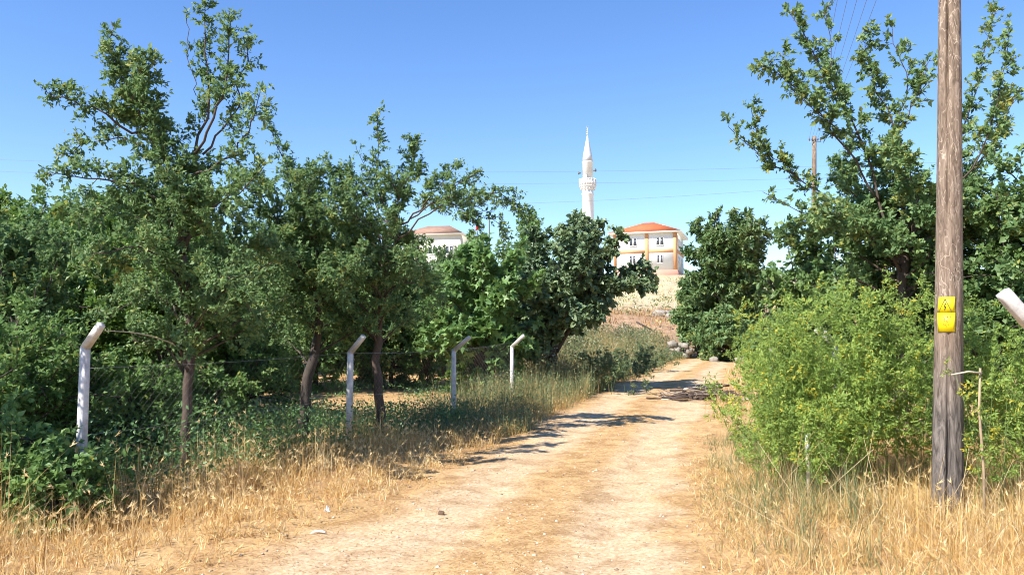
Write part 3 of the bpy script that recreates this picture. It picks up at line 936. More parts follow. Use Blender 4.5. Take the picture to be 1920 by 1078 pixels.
# --- big plum on the right, behind the pole
RPO = dict(PLUM, leaf=0.068, lw=0.6, v=0.58, b_len=(0.25, 0.8), b_per_m=13, s_per_m=19, s_wood=True)
D5 = 11.6
b5 = on(1690, D5)
def L5(pts, r, t0, dens, sc=1.0):
    return L(pts, r, t0, dens, sc, D5)
limbs5 = [
    L5([(1690, 520), (1640, 350), (1590, 220), (1540, 130), (1478, 22)], 0.05, 0.35, 1.0, 0.5),
    L5([(1600, 250), (1565, 150, .2), (1556, 70, .3), (1556, 5, .3)], 0.015, 0.2, 0.6, 0.3),
    L5([(1650, 380), (1560, 240, -.3), (1500, 165, -.4), (1422, 120, -.4)], 0.035, 0.35, 0.95, 0.5),
    L5([(1600, 260, -.2), (1520, 200, -.5), (1480, 150, -.5), (1468, 98, -.5)], 0.015, 0.2, 0.6, 0.35),
    L5([(1680, 470), (1600, 400, .4), (1520, 350, .5), (1440, 300, .5), (1366, 238, .5)], 0.035, 0.45, 0.8, 0.38),
    L5([(1500, 340, .5), (1440, 280, .3), (1410, 220, .3), (1412, 196, .3)], 0.012, 0.15, 0.9, 0.3),
    L5([(1670, 480), (1560, 420, -.4), (1490, 390, -.5), (1430, 360, -.5)], 0.02, 0.5, 0.5, 0.35),
    L5([(1700, 480), (1690, 330, .3), (1660, 200, .4), (1625, 110, .4), (1622, 60, .4)], 0.045, 0.3, 1.1, 0.55),
    L5([(1680, 250, .3), (1700, 160, .4), (1680, 90, .4), (1672, 40, .4)], 0.02, 0.25, 0.7, 0.4),
    L5([(1680, 250, .3), (1730, 170, .1), (1745, 110, .1)], 0.018, 0.25, 0.7, 0.4),
    L5([(1700, 450), (1780, 300, .4), (1830, 180, .5), (1862, 18, .5)], 0.035, 0.35, 0.75, 0.42),
    L5([(1740, 400, .1), (1830, 300, -.2), (1870, 190, -.3), (1893, 58, -.3)], 0.03, 0.35, 0.8, 0.45),
    L5([(1720, 440, .3), (1800, 360, .6), (1870, 260, .8), (1910, 170, .8)], 0.03, 0.3, 0.9, 0.6),
    L5([(1690, 500), (1600, 450, .8), (1530, 430, 1.2), (1470, 450, 1.3)], 0.03, 0.25, 1.0, 0.9),
    L5([(1690, 480), (1620, 380, .8), (1590, 330, 1.1), (1580, 300, 1.2)], 0.03, 0.25, 1.1, 0.9),
    L5([(1700, 480), (1720, 380, -.6), (1700, 310, -.8), (1690, 270, -.9)], 0.03, 0.25, 1.1, 0.8),
    L5([(1700, 480), (1790, 400, -.5), (1840, 380, -.7), (1890, 380, -.8)], 0.03, 0.25, 1.0, 0.9),
    L5([(1690, 500), (1620, 430, -.7), (1580, 400, -1), (1540, 400, -1.1)], 0.03, 0.25, 1.0, 0.8),
    L5([(1700, 520), (1790, 460, .5), (1850, 440, .8), (1910, 460, .9)], 0.03, 0.25, 1.0, 0.9),
]
limb_tree('plum_tree', 'big plum tree behind the wooden pole with long arching leafy branches', b5,
          [b5 - np.array([0, 0, .1]), at(1690, 650, D5), at(1690, 520, D5), at(1700, 450, D5)], (0.10, 0.07), limbs5, RPO, M['bark'], M['plum'], 15, thin=0.5, fill=[(at(1650, 390, D5), (1.3, 1.0, 0.75), 18), (at(1720, 490, D5), (1.5, 1.0, 0.6), 16), (at(1850, 430, D5), (0.8, 0.9, 0.8), 10)])

HEDO = dict(k=3, b_per_m=12, b_len=(0.25, 0.65), b_out=0.9, up=0.1, curl=-0.01, b_r=0.006, s_per_m=14, s_len=(0.08, 0.22), s_r=0.003, s_wood=False, l_per_s=8, leaf=0.078, lw=0.72, leaf_up=-0.05, v=0.5)
for q, (px, Y, H_, R_, lab) in enumerate([
        (1520, 13.6, 3.6, 1.15, 'round-leaved hedge bush in front of the distant wooden pole'),
        (1650, 12.6, 3.9, 1.3, 'round-leaved hedge bush behind the feathery green weeds'),
        (1860, 11.2, 4.0, 1.45, 'round-leaved hedge bush to the right of the wooden pole')]):
    auto_tree('hedge_bush', lab, on(px, Y), H_, R_, 0.2, 34, HEDO, M['darkbark'], M['hedge'], 41 + q, r0=0.05, low=-0.9, fork=0.4, cat='bush')
auto_tree('garden_tree', 'dark tree half out of sight behind the white concrete arm', on(2010, 10.5), 5.0, 1.3, 1.0, 26, HEDO, M['darkbark'], M['plum'], 45, r0=0.08, low=-0.5)

# --- orchard behind the fence: two grown kinds, copied
ORO = dict(k=3, b_per_m=10, b_len=(0.35, 0.95), b_out=0.95, up=0.12, curl=-0.01, b_r=0.007, s_per_m=11, s_len=(0.1, 0.28), s_r=0.003, s_wood=False, l_per_s=13, leaf=0.088, lw=0.55, leaf_up=0.0, v=0.5)
grp_o = 'orchard trees behind the fence'
kinds = []
for q in range(3):
    kinds.append(auto_tree('orchard_tree', ['leafy mid-green orchard tree in the rows behind the fence', 'bright yellow-green orchard tree in the rows behind the fence', 'bushy grey-green orchard tree in the rows behind the fence'][q], (0, 0, 0), 4.4, 2.05, 0.45, 38, ORO, M['darkbark'], [M['orchard'], M['bright'], M['plum']][q], 51 + q, grp_o, r0=0.09, low=-0.95, fork=0.6))
spots = [(-9.2, 13.8, 1.0, 0), (-6.2, 14.6, 0.92, 1), (-12.5, 17.5, 1.05, 2), (-8.4, 18.0, 1.05, 1), (-5.2, 21.2, 0.92, 0), (-11.0, 22, 1.1, 2),
         (-6.6, 22.5, 1.05, 0), (-3.4, 22.8, 0.86, 2), (-15.5, 25, 1.2, 1), (-9.5, 27, 1.12, 0), (-5.0, 27.5, 1.0, 1), (-2.2, 26.5, 0.85, 0), (-19.0, 31, 1.2, 2), (-13, 32, 1.2, 0), (-7.0, 33, 1.1, 2), (-1.8, 33, 0.95, 1), (0.2, 28.5, 0.8, 2),
         (-7.4, 11.8, 0.8, 2), (-7.8, 15.9, 0.9, 0), (-13.5, 13.5, 1.0, 1), (-1.0, 21.8, 0.72, 1),
         (-24, 40, 1.5, 0), (-17, 44, 1.5, 1), (-11, 43, 1.45, 2), (-6.5, 45, 1.3, 0), (-0.5, 42, 1.0, 1), (-30, 36, 1.5, 2), (2.8, 38, 1.0, 0), (-3.6, 45, 1.2, 2)]
rs = random.Random(4)
usedk = set()
for x, y, s, k in spots:
    o = kinds[k] if k not in usedk else copy_tree(kinds[k])
    usedk.add(k)
    o.location = tuple(gz(x, y))
    o.scale = (s, s, s * rs.uniform(0.95, 1.08))
    o.rotation_euler = (0, 0, rs.uniform(0, 6.28))

SHO = dict(k=3, b_per_m=12, b_len=(0.25, 0.55), b_out=0.95, up=0.1, curl=-0.01, b_r=0.005, s_per_m=15, s_len=(0.07, 0.2), s_r=0.0025, s_wood=False, l_per_s=8, leaf=0.064, lw=0.58, leaf_up=0.0, v=0.45)
for q, (px, Y, H_, R_, lab) in enumerate([
        (20, 9.6, 2.4, 1.25, 'tall dark shrub just left of the first fence post'),
        (-60, 8.6, 1.7, 1.1, 'shrub spilling over the dry grass left of the first fence post'),
        (110, 10.6, 2.1, 1.05, 'shrub directly behind the first fence post'),
        (260, 11.6, 1.5, 0.95, 'low shrub between the first post and the tallest plum trunk'),
        (470, 15.5, 2.3, 1.2, 'rounded shrub behind the leaning dark trunk'),
        (800, 22.6, 2.7, 1.3, 'rounded shrub behind the third fence post'),
        (125, 7.55, 0.62, 0.55, 'knee-high shrub hiding the foot of the first fence post'),
        (15, 7.7, 0.85, 0.6, 'waist-high shrub rising out of the dry grass left of the first fence post'),
        (380, 13.6, 1.3, 1.0, 'low shrub right behind the tallest plum trunk')]):
    auto_tree('orchard_shrub', lab, on(px, Y), H_, R_, 0.1, 30, SHO, M['darkbark'], M['orchard'], 61 + q, r0=0.035, low=-0.95, fork=0.2, cat='shrub')

auto_tree('garden_tree', 'small tree shading the shaft of the first fence post', gz(-6.0, 6.85), 3.9, 1.0, 1.9, 12, SHO, M['bark'], M['orchard'], 69, r0=0.06, low=-0.6)

FARO = dict(k=3, b_per_m=4.5, b_len=(0.7, 1.6), b_out=0.95, up=0.12, curl=-0.01, b_r=0.015, s_per_m=6, s_len=(0.2, 0.5), s_r=0.007, s_wood=False, l_per_s=7, leaf=0.22, lw=0.6, leaf_up=0.0, v=0.5)
auto_tree('round_tree', 'sunlit round bright green tree far behind the orchard', on(25, 42), 9.0, 3.0, 0.8, 36, FARO, M['greybark'], M['bright'], 71, r0=0.2, low=-0.7)
auto_tree('round_tree', 'darker spreading tree next to the sunlit round tree', on(160, 40), 8.4, 3.2, 0.8, 36, FARO, M['greybark'], M['orchard'], 72, r0=0.2, low=-0.7)
auto_tree('far_tree', 'small far tree whose top shows between fig and dark tree', on(985, 60), 7.6, 2.2, 0.6, 30, FARO, M['greybark'], M['orchard'], 73, r0=0.2, low=-0.7)


# ------------------------------------------------------------------ tall feathery weeds by the pole
def weed_clump(name, label, stems, Hr, leaf, v, mat, seed, cat='weeds', dens=1.0, stem_mat='greenstem', spread=0.75):
    """stems: list of (x, y) feet"""
    rng = np.random.default_rng(seed)
    wood, crown = Acc(), Acc()
    o = dict(k=3, b_per_m=13, b_len=(0.16, 0.50), b_out=1.0, up=0.12, curl=0.0, b_r=0.002, s_per_m=22, s_len=(0.04, 0.12), s_r=0.0012, s_wood=False, l_per_s=8, leaf=leaf, lw=0.40, leaf_up=0.1, v=v)
    for x, y in stems:
        H_ = rng.uniform(*Hr)
        b = gz(x, y)
        a_ = rng.uniform(0, 6.283)
        tip = b + np.array([math.cos(a_) * spread * rng.uniform(0, 1), math.sin(a_) * spread * rng.uniform(0, 1), H_])
        Q = smooth_path([b, b * 0.5 + tip * 0.5 + np.array([0, 0, 0.10 * H_]) + rng.normal(0, 0.06, 3), tip - np.array([0, 0, 0.10 * H_])], 8)
        wood.tube(Q, np.linspace(0.0042, 0.0015, 8), 4)
        o['v'] = v + rng.normal(0, 0.06)
        limb_foliage(rng, wood, crown, Q, o, rng.uniform(0.12, 0.36), dens, 1.0)
    base = gz(*np.mean(np.array(stems), 0))
    return finish_tree(name, label, cat, base, wood, crown, M[stem_mat], mat, None, 'stem_bunch', 'foliage')


rng = np.random.default_rng(8)
def feet(x0, x1, y0, y1, n):
    return list(zip(rng.uniform(x0, x1, n), rng.uniform(y0, y1, n)))
weed_clump('feathery_weeds', 'tall bright yellow-green feathery weeds between the track and the wooden pole', feet(2.95, 4.3, 8.2, 9.9, 58), (1.3, 2.55), 0.034, 0.54, M['weed'], 81, dens=1.15)
weed_clump('feathery_weeds', 'lower feathery weeds leaning over the edge of the track', feet(2.75, 3.6, 8.0, 10.6, 34), (0.7, 1.6), 0.034, 0.50, M['weed'], 82, dens=1.1)
weed_clump('feathery_weeds', 'feathery green weeds growing to the right of the wooden pole', feet(4.35, 5.7, 7.4, 9.0, 46), (1.2, 2.35), 0.034, 0.45, M['weed'], 83, dens=1.1)
weed_clump('feathery_weeds', 'thin light green weed stems brushing the front of the wooden pole', feet(4.0, 4.35, 6.95, 7.3, 4), (1.3, 1.7), 0.032, 0.6, M['weed'], 84, dens=0.5, spread=0.3)
weed_clump('leafy_weeds', 'leafy green weeds lining the right side of the far track', [(xc(y) + rng.uniform(2.0, 3.8), y) for y in rng.uniform(12, 30, 70)], (0.7, 1.7), 0.055, 0.5, M['weed'], 85, dens=0.7)

for q, (px_, Y_, hh_, n_, lab) in enumerate([(1120, 21.5, 1.25, 16, 'dark leafy weed clump on the left bank beside the tree shadow'), (1180, 25.0, 1.2, 18, 'leafy weed clump bulging over the left edge of the track'), (1228, 31.0, 1.1, 18, 'last leafy weed clump on the left bank before the bend')]):
    c_ = on(px_, Y_)
    weed_clump('leafy_weeds', lab, [(c_[0] + rng.normal(0, .45), c_[1] + rng.normal(0, .6)) for _ in range(n_)], (hh_ * 0.5, hh_), 0.062, 0.34, M['greyweed'], 86 + q, dens=0.75)

# ------------------------------------------------------------------ ground cover
def scatter(rng, n, xlim, ylim, keep):
    x, y = rng.uniform(*xlim, n), rng.uniform(*ylim, n)
    k = rng.uniform(0, 1, n) < keep(x, y)
    return x[k], y[k]


def clumps(rng, x, y, per, spread):
    """turn clump centres into blade feet"""
    c = rng.poisson(per, len(x)) + 1
    idx = np.repeat(np.arange(len(x)), c)
    return x[idx] + rng.normal(0, spread, len(idx)), y[idx] + rng.normal(0, spread, len(idx)), idx


def grass(acc, rng, x, y, H, bend, W, v, vs=0.16, heads=0.0, idx=None, idx_var=0.1):
    n = len(x)
    P = np.stack([x, y, h(x, y) - 0.01], 1)
    th = rng.uniform(0, 2 * math.pi, n)
    lean = np.stack([np.cos(th), np.sin(th)], 1)
    vv = rng.normal(v, vs, n)
    if idx is not None:
        vv += rng.normal(0, idx_var, idx.max() + 1)[idx]
    tip = acc.blades(P, H, lean, bend, W, np.clip(vv, 0, 1))
    if heads:
        k = rng.uniform(0, 1, n) < heads
        T, ln = tip[k], lean[k]
        m = len(T)
        for _ in range(6):
            d = nrm(np.concatenate([ln, np.full((m, 1), 0.9)], 1) + rng.normal(0, 0.42, (m, 3)))
            acc.leaves(T - d * 0.02, d, rng.normal(0, 1, (m, 3)), rng.uniform(0.05, 0.09, m), 0.007, np.clip(rng.normal(0.86, 0.1, m), 0, 1))


def stuff(name, acc, mat, label, cat):
    return tag(link(name, acc.mesh(name), mat), label, cat, kind='stuff')


rng = np.random.default_rng(91)
# dry barley grass on the left verge
g = Acc()
def verge_t(x, y):
    a0, e0 = fx(y) + 0.15, xc(y) - 1.55 - 0.5 * np.clip((8.5 - y) / 2.5, 0, 1)
    return (x - a0) / np.maximum(e0 - a0, 0.3)
def keep_left(x, y):
    t = verge_t(x, y)
    return np.where((t > -0.05) & (t < 0.95), np.clip(1.25 - t * 1.0, 0.1, 1), 0)
x, y = scatter(rng, 3600, (-7.5, 0.5), (4.6, 13), keep_left)
bx, by, ci = clumps(rng, x, y, 15, 0.055)
t = np.clip(verge_t(bx, by), 0, 1)
H_ = (0.13 + 0.30 * (1 - t) ** 1.0) * rng.uniform(0.5, 1.2, len(bx)) * np.exp(rng.normal(0, 0.38, ci.max() + 1))[ci]
grass(g, rng, bx, by, H_, np.clip(rng.normal(0.28 + 0.35 * t, 0.22, len(bx)), 0, 1), rng.uniform(0.003, 0.007, len(bx)), 0.58, 0.17, 0.22, ci, 0.18)
# tall thin stems
x, y = scatter(rng, 500, (-6, 0), (6.0, 12.5), lambda x, y: np.where((verge_t(x, y) > -0.15) & (verge_t(x, y) < 0.4), 0.8, 0))
grass(g, rng, x, y, rng.uniform(0.5, 1.0, len(x)), rng.uniform(0, 0.25, len(x)), 0.005, 0.72, 0.1, 0.5)
# flattened straw toward the track
x, y = scatter(rng, 26000, (-6.5, 3), (4.6, 16), lambda x, y: np.where((verge_t(x, y) > 0.35) & (verge_t(x, y) < 1.12), 0.75 - 0.5 * np.abs(verge_t(x, y) - 0.75), 0))
grass(g, rng, x, y, rng.uniform(0.06, 0.2, len(x)), rng.uniform(0.7, 1.25, len(x)), rng.uniform(0.003, 0.006, len(x)), 0.5, 0.2)
# verge beyond, thinner and mixed
x, y = scatter(rng, 1700, (-2.5, 4), (12.5, 21), lambda x, y: np.where((verge_t(x, y) > 0.05) & (verge_t(x, y) < 0.95), 0.9, 0))
bx, by, ci = clumps(rng, x, y, 10, 0.06)
grass(g, rng, bx, by, rng.uniform(0.12, 0.42, len(bx)), rng.uniform(0.1, 0.8, len(bx)), rng.uniform(0.004, 0.008, len(bx)), 0.45, 0.2, 0.12, ci)
stuff('dry_verge_grass', g, M['straw'], 'dry golden grass with bristly seed heads along the left verge', 'dry grass')

# dry tangle on the right
g = Acc()
def right_t(x, y):
    return x - xc(y) - 1.6
x, y = scatter(rng, 3300, (1, 8), (4.4, 11.5), lambda x, y: np.where((right_t(x, y) > -0.1) & (right_t(x, y) < 4.2), np.clip(0.55 + 0.4 * right_t(x, y), 0.2, 1), 0))
bx, by, ci = clumps(rng, x, y, 13, 0.07)
rt = np.clip(right_t(bx, by), 0, 2)
grass(g, rng, bx, by, (0.14 + 0.2 * rt) * rng.uniform(0.5, 1.25, len(bx)), np.clip(rng.normal(0.85, 0.35, len(bx)), 0, 1.4), rng.uniform(0.003, 0.006, len(bx)), 0.64, 0.2, 0.05, ci, 0.13)
x, y = scatter(rng, 14000, (1, 8), (4.4, 11), lambda x, y: np.where((right_t(x, y) > -0.15) & (right_t(x, y) < 4), 0.7, 0))
grass(g, rng, x, y, rng.uniform(0.1, 0.35, len(x)), rng.uniform(0.75, 1.3, len(x)), rng.uniform(0.003, 0.006, len(x)), 0.62, 0.2)
x, y = scatter(rng, 900, (3.2, 5.6), (6.3, 8.0), lambda x, y: np.clip(1.3 - np.hypot(x - 4.05, y - 7.2) / 1.3, 0, 1))
bx, by, ci = clumps(rng, x, y, 10, 0.06)
grass(g, rng, bx, by, rng.uniform(0.15, 0.48, len(bx)) * np.exp(rng.normal(0, 0.25, ci.max() + 1))[ci], np.clip(rng.normal(0.5, 0.35, len(bx)), 0, 1.3), rng.uniform(0.003, 0.006, len(bx)), 0.68, 0.18, 0.06, ci, 0.14)
stuff('dry_straw_tangle', g, M['straw'], 'tangled bright dry straw around the foot of the wooden pole', 'dry grass')

# grey-green weeds along the right edge of the track
g = Acc()
x, y = scatter(rng, 1500, (1, 7), (5.2, 13.5), lambda x, y: np.where((right_t(x, y) > 0.0) & (right_t(x, y) < 1.5), np.where(y > 7, 0.8, 0.25), 0))
bx, by, ci = clumps(rng, x, y, 16, 0.06)
rt = np.clip(right_t(bx, by), 0, 1)
grass(g, rng, bx, by, (0.12 + 0.45 * rt) * rng.uniform(0.5, 1.3, len(bx)), rng.uniform(0.1, 0.7, len(bx)), rng.uniform(0.003, 0.006, len(bx)), 0.55, 0.25, 0, ci, 0.15)
stuff('track_edge_weeds', g, M['greyweed'], 'grey-green grassy weeds fringing the right edge of the track', 'weeds')


def herb_field(rng, acc, x, y, H, leaf, v, per=14, lw=0.55, rad_=0.09):
    n = len(x)
    idx = np.repeat(np.arange(n), per)
    m = len(idx)
    f = rng.uniform(0.1, 1, m) ** 0.8
    z = h(x, y)[idx] + H[idx] * f
    P = np.stack([x[idx] + rng.normal(0, rad_, m), y[idx] + rng.normal(0, rad_, m), z], 1)
    D = nrm(rng.normal(0, 1, (m, 3)) + np.array([0, 0, 0.25]))
    N = nrm(rng.normal(0, 0.6, (m, 3)) + np.array([0, 0, 1]))
    Ls = leaf * rng.uniform(0.6, 1.3, m)
    cv = rng.normal(0, 0.1, n)[idx]
    acc.leaves(P, D, N, Ls, Ls * lw, np.clip(rng.normal(v, 0.15, m) + cv, 0, 1))


# green herbs under the orchard trees
g = Acc()
def keep_orch(x, y):
    d = fx(y) - x
    patch = np.sin(x * 0.9 + 1.0) + np.sin(y * 0.7 + x * 0.3)
    k = np.where(d > -0.55, np.where(np.abs(d) < 0.6, 1.0, 0.85), 0)
    return np.where((y > 16.5) & (y < 21.5), k * 0.12, np.where(y >= 21.5, k * 0.35, k))
x, y = scatter(rng, 5200, (-9.5, 0.6), (7.0, 24), keep_orch)
herb_field(rng, g, x, y, rng.uniform(0.3, 0.95, len(x)) * np.clip(1.9 - y / 11, 0.36, 1), 0.058, 0.5, 20)
bl = rng.integers(0, len(x), 9000)
grass(g, rng, x[bl] + rng.normal(0, .06, 9000), y[bl] + rng.normal(0, .06, 9000), rng.uniform(0.2, 0.55, 9000) * np.clip(1.6 - y[bl] / 13, 0.45, 1), rng.uniform(0, 0.5, 9000), 0.006, 0.6, 0.2)
stuff('orchard_herbs', g, M['herb'], 'low green herbs covering the shaded orchard floor behind the fence', 'undergrowth')

# dense weeds round the third and fourth posts
g = Acc(); fl = Acc()
x, y = scatter(rng, 1500, (-3, 3.4), (13.5, 24), lambda x, y: np.where((x - fx(y) > -0.7) & (x < xc(y) - 1.7), 0.9, 0))
H_ = rng.uniform(0.35, 0.95, len(x)) * np.clip((y - 12) / 5, 0.35, 1)
herb_field(rng, g, x, y, H_, 0.06, 0.4, 26, 0.35, 0.12)
bl = rng.integers(0, len(x), 9000)
grass(g, rng, x[bl] + rng.normal(0, .08, 9000), y[bl] + rng.normal(0, .08, 9000), H_[bl] * rng.uniform(0.7, 1.35, 9000), rng.uniform(0, 0.5, 9000), 0.007, 0.65, 0.25)
stuff('fence_foot_weeds', g, M['greyweed'], 'rank grey-green weeds around the third and fourth fence posts', 'weeds')

# flowering weeds on the left bank further on
g = Acc()
x, y = scatter(rng, 2600, (0, 12), (20, 46), lambda x, y: np.where((x < xc(y) - 1.75) & (x > xc(y) - 6.2), 0.95, 0))
Hh = rng.uniform(0.6, 1.5, len(x)) * np.clip(1.0 - (y - 36) / 22, 0.6, 1) * np.clip((xc(y) - 1.4 - x) / 1.6, 0.35, 1)
dd = xc(y) - 1.75 - x
pn = np.sin(x * 1.7 + 0.6) + np.sin(y * 0.55 + x * 0.8) + rng.normal(0, 0.35, len(x))
dry = (pn > 0.55) & (dd > 0.9)
herb_field(rng, g, x[~dry], y[~dry], Hh[~dry], 0.105, 0.40, 30, 0.42, 0.16)
herb_field(rng, g, x[dry], y[dry], Hh[dry], 0.08, 0.80, 20, 0.35, 0.15)
bl = rng.integers(0, len(x), 12000)
grass(g, rng, x[bl] + rng.normal(0, .12, 12000), y[bl] + rng.normal(0, .12, 12000), Hh[bl] * rng.uniform(0.7, 1.25, 12000), rng.uniform(0, 0.5, 12000), 0.010, 0.78, 0.2)
stuff('bank_weeds', g, M['greyweed'], 'waist-high flowering weeds covering the left bank near the bend', 'weeds')
k = rng.integers(0, len(x), 5200)[:2600]
P = np.stack([x[k] + rng.normal(0, .16, 2600), y[k] + rng.normal(0, .16, 2600), h(x[k], y[k]) + Hh[k] * rng.uniform(0.75, 1.12, 2600)], 1)
fl.leaves(P, rng.normal(0, 1, (2600, 3)) * np.array([1, 1, 0.2]), np.tile([0, 0, 1.0], (2600, 1)) + rng.normal(0, .3, (2600, 3)), 0.05, 0.045, rng.uniform(0, 1, 2600))
stuff('umbel_flowers', fl, M['flower'], 'small whitish flower heads dotted over the bank weeds', 'flowers')

# dry grass over the hillside, and right of the far track
g = Acc()
x, y = scatter(rng, 3200, (-2, 26), (40, 118), lambda x, y: np.where(np.abs(x - xc(np.minimum(y, 60))) > 2.0, np.clip(1.2 - y / 160, 0.3, 1), 0))
bx, by, ci = clumps(rng, x, y, 7, 0.22)
grass(g, rng, bx, by, rng.uniform(0.2, 0.65, len(bx)), rng.uniform(0.1, 0.8, len(bx)), rng.uniform(0.02, 0.035, len(bx)), np.where(by < 60, 0.14, 0.92), 0.12, 0, ci, 0.10)
x, y = scatter(rng, 2200, (4, 16), (14, 46), lambda x, y: np.where((x - xc(y) > 1.5) & (x - xc(y) < 5), 0.9, 0))
bx, by, ci = clumps(rng, x, y, 9, 0.1)
grass(g, rng, bx, by, rng.uniform(0.1, 0.5, len(bx)), rng.uniform(0.1, 0.8, len(bx)), rng.uniform(0.008, 0.016, len(bx)), 0.66, 0.2, 0, ci, 0.15)
stuff('hillside_grass', g, M['straw'], 'pale dry grass on the slope below the orange-striped house', 'dry grass')
g = Acc()
x, y = scatter(rng, 260, (2, 26), (44, 100), lambda x, y: np.where(np.abs(x - xc(np.minimum(y, 60))) > 2.5, 0.8, 0))
herb_field(rng, g, x, y, rng.uniform(0.3, 0.8, len(x)), 0.22, 0.65, 26, 0.5, 0.4)
stuff('hillside_scrub', g, M['greyweed'], 'scattered low scrub on the dry slope', 'scrub')

# loose stones and straw on the track
g = Acc()
n = 6000
y = 4.6 + 20 * rng.uniform(0, 1, n) ** 1.7
x = xc(y) + np.clip(rng.normal(0, 0.95, n), -2.1, 2.1)
s = np.exp(rng.normal(math.log(0.0075), 0.5, n))
z = h(x, y) + 0.014
oc = np.array([[1, 0, 0], [0, 1, 0], [-1, 0, 0], [0, -1, 0], [0, 0, 1], [0, 0, -1]], float)
V = oc[None] * s[:, None, None] * rng.uniform(0.6, 1.3, (n, 6, 1)) * np.array([1, 1, 0.6])
th = rng.uniform(0, 6.28, n)
cs, sn = np.cos(th)[:, None], np.sin(th)[:, None]
V = np.stack([V[..., 0] * cs - V[..., 1] * sn, V[..., 0] * sn + V[..., 1] * cs, V[..., 2]], -1) + np.stack([x, y, z], 1)[:, None]
f = np.array([[0, 1, 4], [1, 2, 4], [2, 3, 4], [3, 0, 4], [1, 0, 5], [2, 1, 5], [3, 2, 5], [0, 3, 5]])
g.add(V.reshape(-1, 3), [(f[None] + np.arange(n)[:, None, None] * 6).reshape(-1, 3)], np.repeat(np.clip(rng.normal(0.38, 0.25, n), 0, 1), 6))
stuff('loose_gravel', g, M['pebble'], 'loose pale gravel strewn over the dirt track', 'gravel')
g = Acc()
n = 15000
y = 4.6 + 18 * rng.uniform(0, 1, n) ** 1.6
x = xc(y) + np.where(rng.uniform(0, 1, n) < 0.35, rng.normal(0, 0.35, n), np.where(rng.uniform(0, 1, n) < 0.6, rng.uniform(-2.6, -1.0, n), rng.uniform(-2, 2.2, n)))
P = np.stack([x, y, h(x, y) + 0.018], 1)
th = rng.uniform(0, 6.28, n)
g.leaves(P, np.stack([np.cos(th), np.sin(th), rng.normal(0, .08, n)], 1), np.tile([0, 0, 1.0], (n, 1)), rng.uniform(0.02, 0.09, n), rng.uniform(0.003, 0.007, n), np.clip(rng.normal(0.3, 0.32, n), 0, 1), 0.0, 0.0)
stuff('straw_litter', g, M['straw'], 'broken straw and dry bits lying on the dirt track', 'straw')

# stout dry stalks in the right verge
g = Acc()
n = 80
x = rng.uniform(2.3, 5.6, n); y = rng.uniform(5.6, 8.6, n)
ok = (right_t(x, y) > 0.3)
x, y = x[ok], y[ok]
n = len(x)
P = np.stack([x, y, h(x, y) + 0.02], 1)
th = rng.uniform(0, 6.28, n); tl = np.clip(np.abs(rng.normal(0.5, 0.45, n)), 0, 1.45)
d = np.stack([np.cos(th) * np.sin(tl), np.sin(th) * np.sin(tl), np.cos(tl)], 1)
LL = rng.uniform(0.35, 1.0, n)
B = P + d * LL[:, None]
g.prisms(P, B, 0.0038, 0.0022, rng.uniform(0.2, 0.8, n))
stuff('dry_stalks', g, M['stalk'], 'stout pale dry stalks standing and fallen in the right verge', 'dry stalks')


# ------------------------------------------------------------------ concrete fence posts
def fence_post(label, foot, H, w, arm, ang, rz, tilt=0.0, group='concrete fence posts'):
    """square post with an arm bent toward local +x"""
    t = thing('fence_post', label, 'fence post', foot, rz, group)
    hw = w / 2
    bev = w * 0.14
    sec = np.array([[-hw + bev, -hw], [hw - bev, -hw], [hw, -hw + bev], [hw, hw - bev], [hw - bev, hw], [-hw + bev, hw], [-hw, hw - bev], [-hw, -hw + bev]])
    a = Acc()
    def run(centres, dirs, scales):
        V = []
        for c, dr, s in zip(centres, dirs, scales):
            e1 = np.array([math.cos(dr), 0, -math.sin(dr)])
            e2 = np.array([0, 1, 0])
            V.append(np.asarray(c) + sec[:, :1] * e1 * s + sec[:, 1:] * e2 * s)
        k = len(V)
        i = np.arange(k - 1)[:, None] * 8
        j = np.arange(8)[None]
        jn = (j + 1) % 8
        return np.concatenate(V), [np.stack([i + j, i + jn, i + jn + 8, i + j + 8], -1).reshape(-1, 4), np.arange(8)[::-1].reshape(1, -1), (np.arange(8) + (k - 1) * 8).reshape(1, -1)]
    v, f = run([(0, 0, -0.25), (0, 0, H * 0.5), (0, 0, H)], [0, 0, ang / 2], [1.06, 1.0, 0.97])
    a.add(v, f)
    part('shaft', a, M['concrete'], t)
    b = Acc()
    ca = np.array([math.sin(ang), 0, math.cos(ang)])
    p0 = np.array([0, 0, H]) + ca * 0.003
    v, f = run([p0, p0 + ca * arm * 0.9, p0 + ca * arm], [ang / 2, ang, ang], [0.96, 0.9, 0.82])
    b.add(v, f)
    part('arm', b, M['concrete'], t)
    t.rotation_euler = (tilt, 0, rz)
    return t


def post_at(label, px, Y, py_knee, w, arm, rz, ang=rad(47), tilt=0.0):
    k = at(px, py_knee, Y)
    ft = gz(k[0], Y)
    return fence_post(label, ft, k[2] - ft[2], w, arm, ang, rz, tilt)


RZ = rad(-19)
p1 = post_at('white concrete fence post with bent arm, left of the tallest plum', 160, 8.0, 652, 0.082, 0.30, RZ, rad(40))
p2 = post_at('white concrete fence post with bent arm, beside the slender plum trunk', 657, 12.2, 661, 0.082, 0.34, RZ, rad(42))
p3 = post_at('white concrete fence post with its arm tip among fig leaves', 851, 15.5, 657, 0.082, 0.42, RZ, rad(52))
p4 = post_at('white concrete fence post standing in weeds below the dark leaning tree', 960, 18.8, 650, 0.082, 0.40, RZ, rad(48))
p5 = post_at('white concrete fence post whose arm shows right of the wooden pole', 1950, 6.2, 628, 0.112, 0.42, rad(180 - 10), rad(37))
p6 = post_at('concrete fence post half hidden inside the feathery weeds', 1568, 9.6, 648, 0.11, 0.30, rad(180 - 25), rad(45))

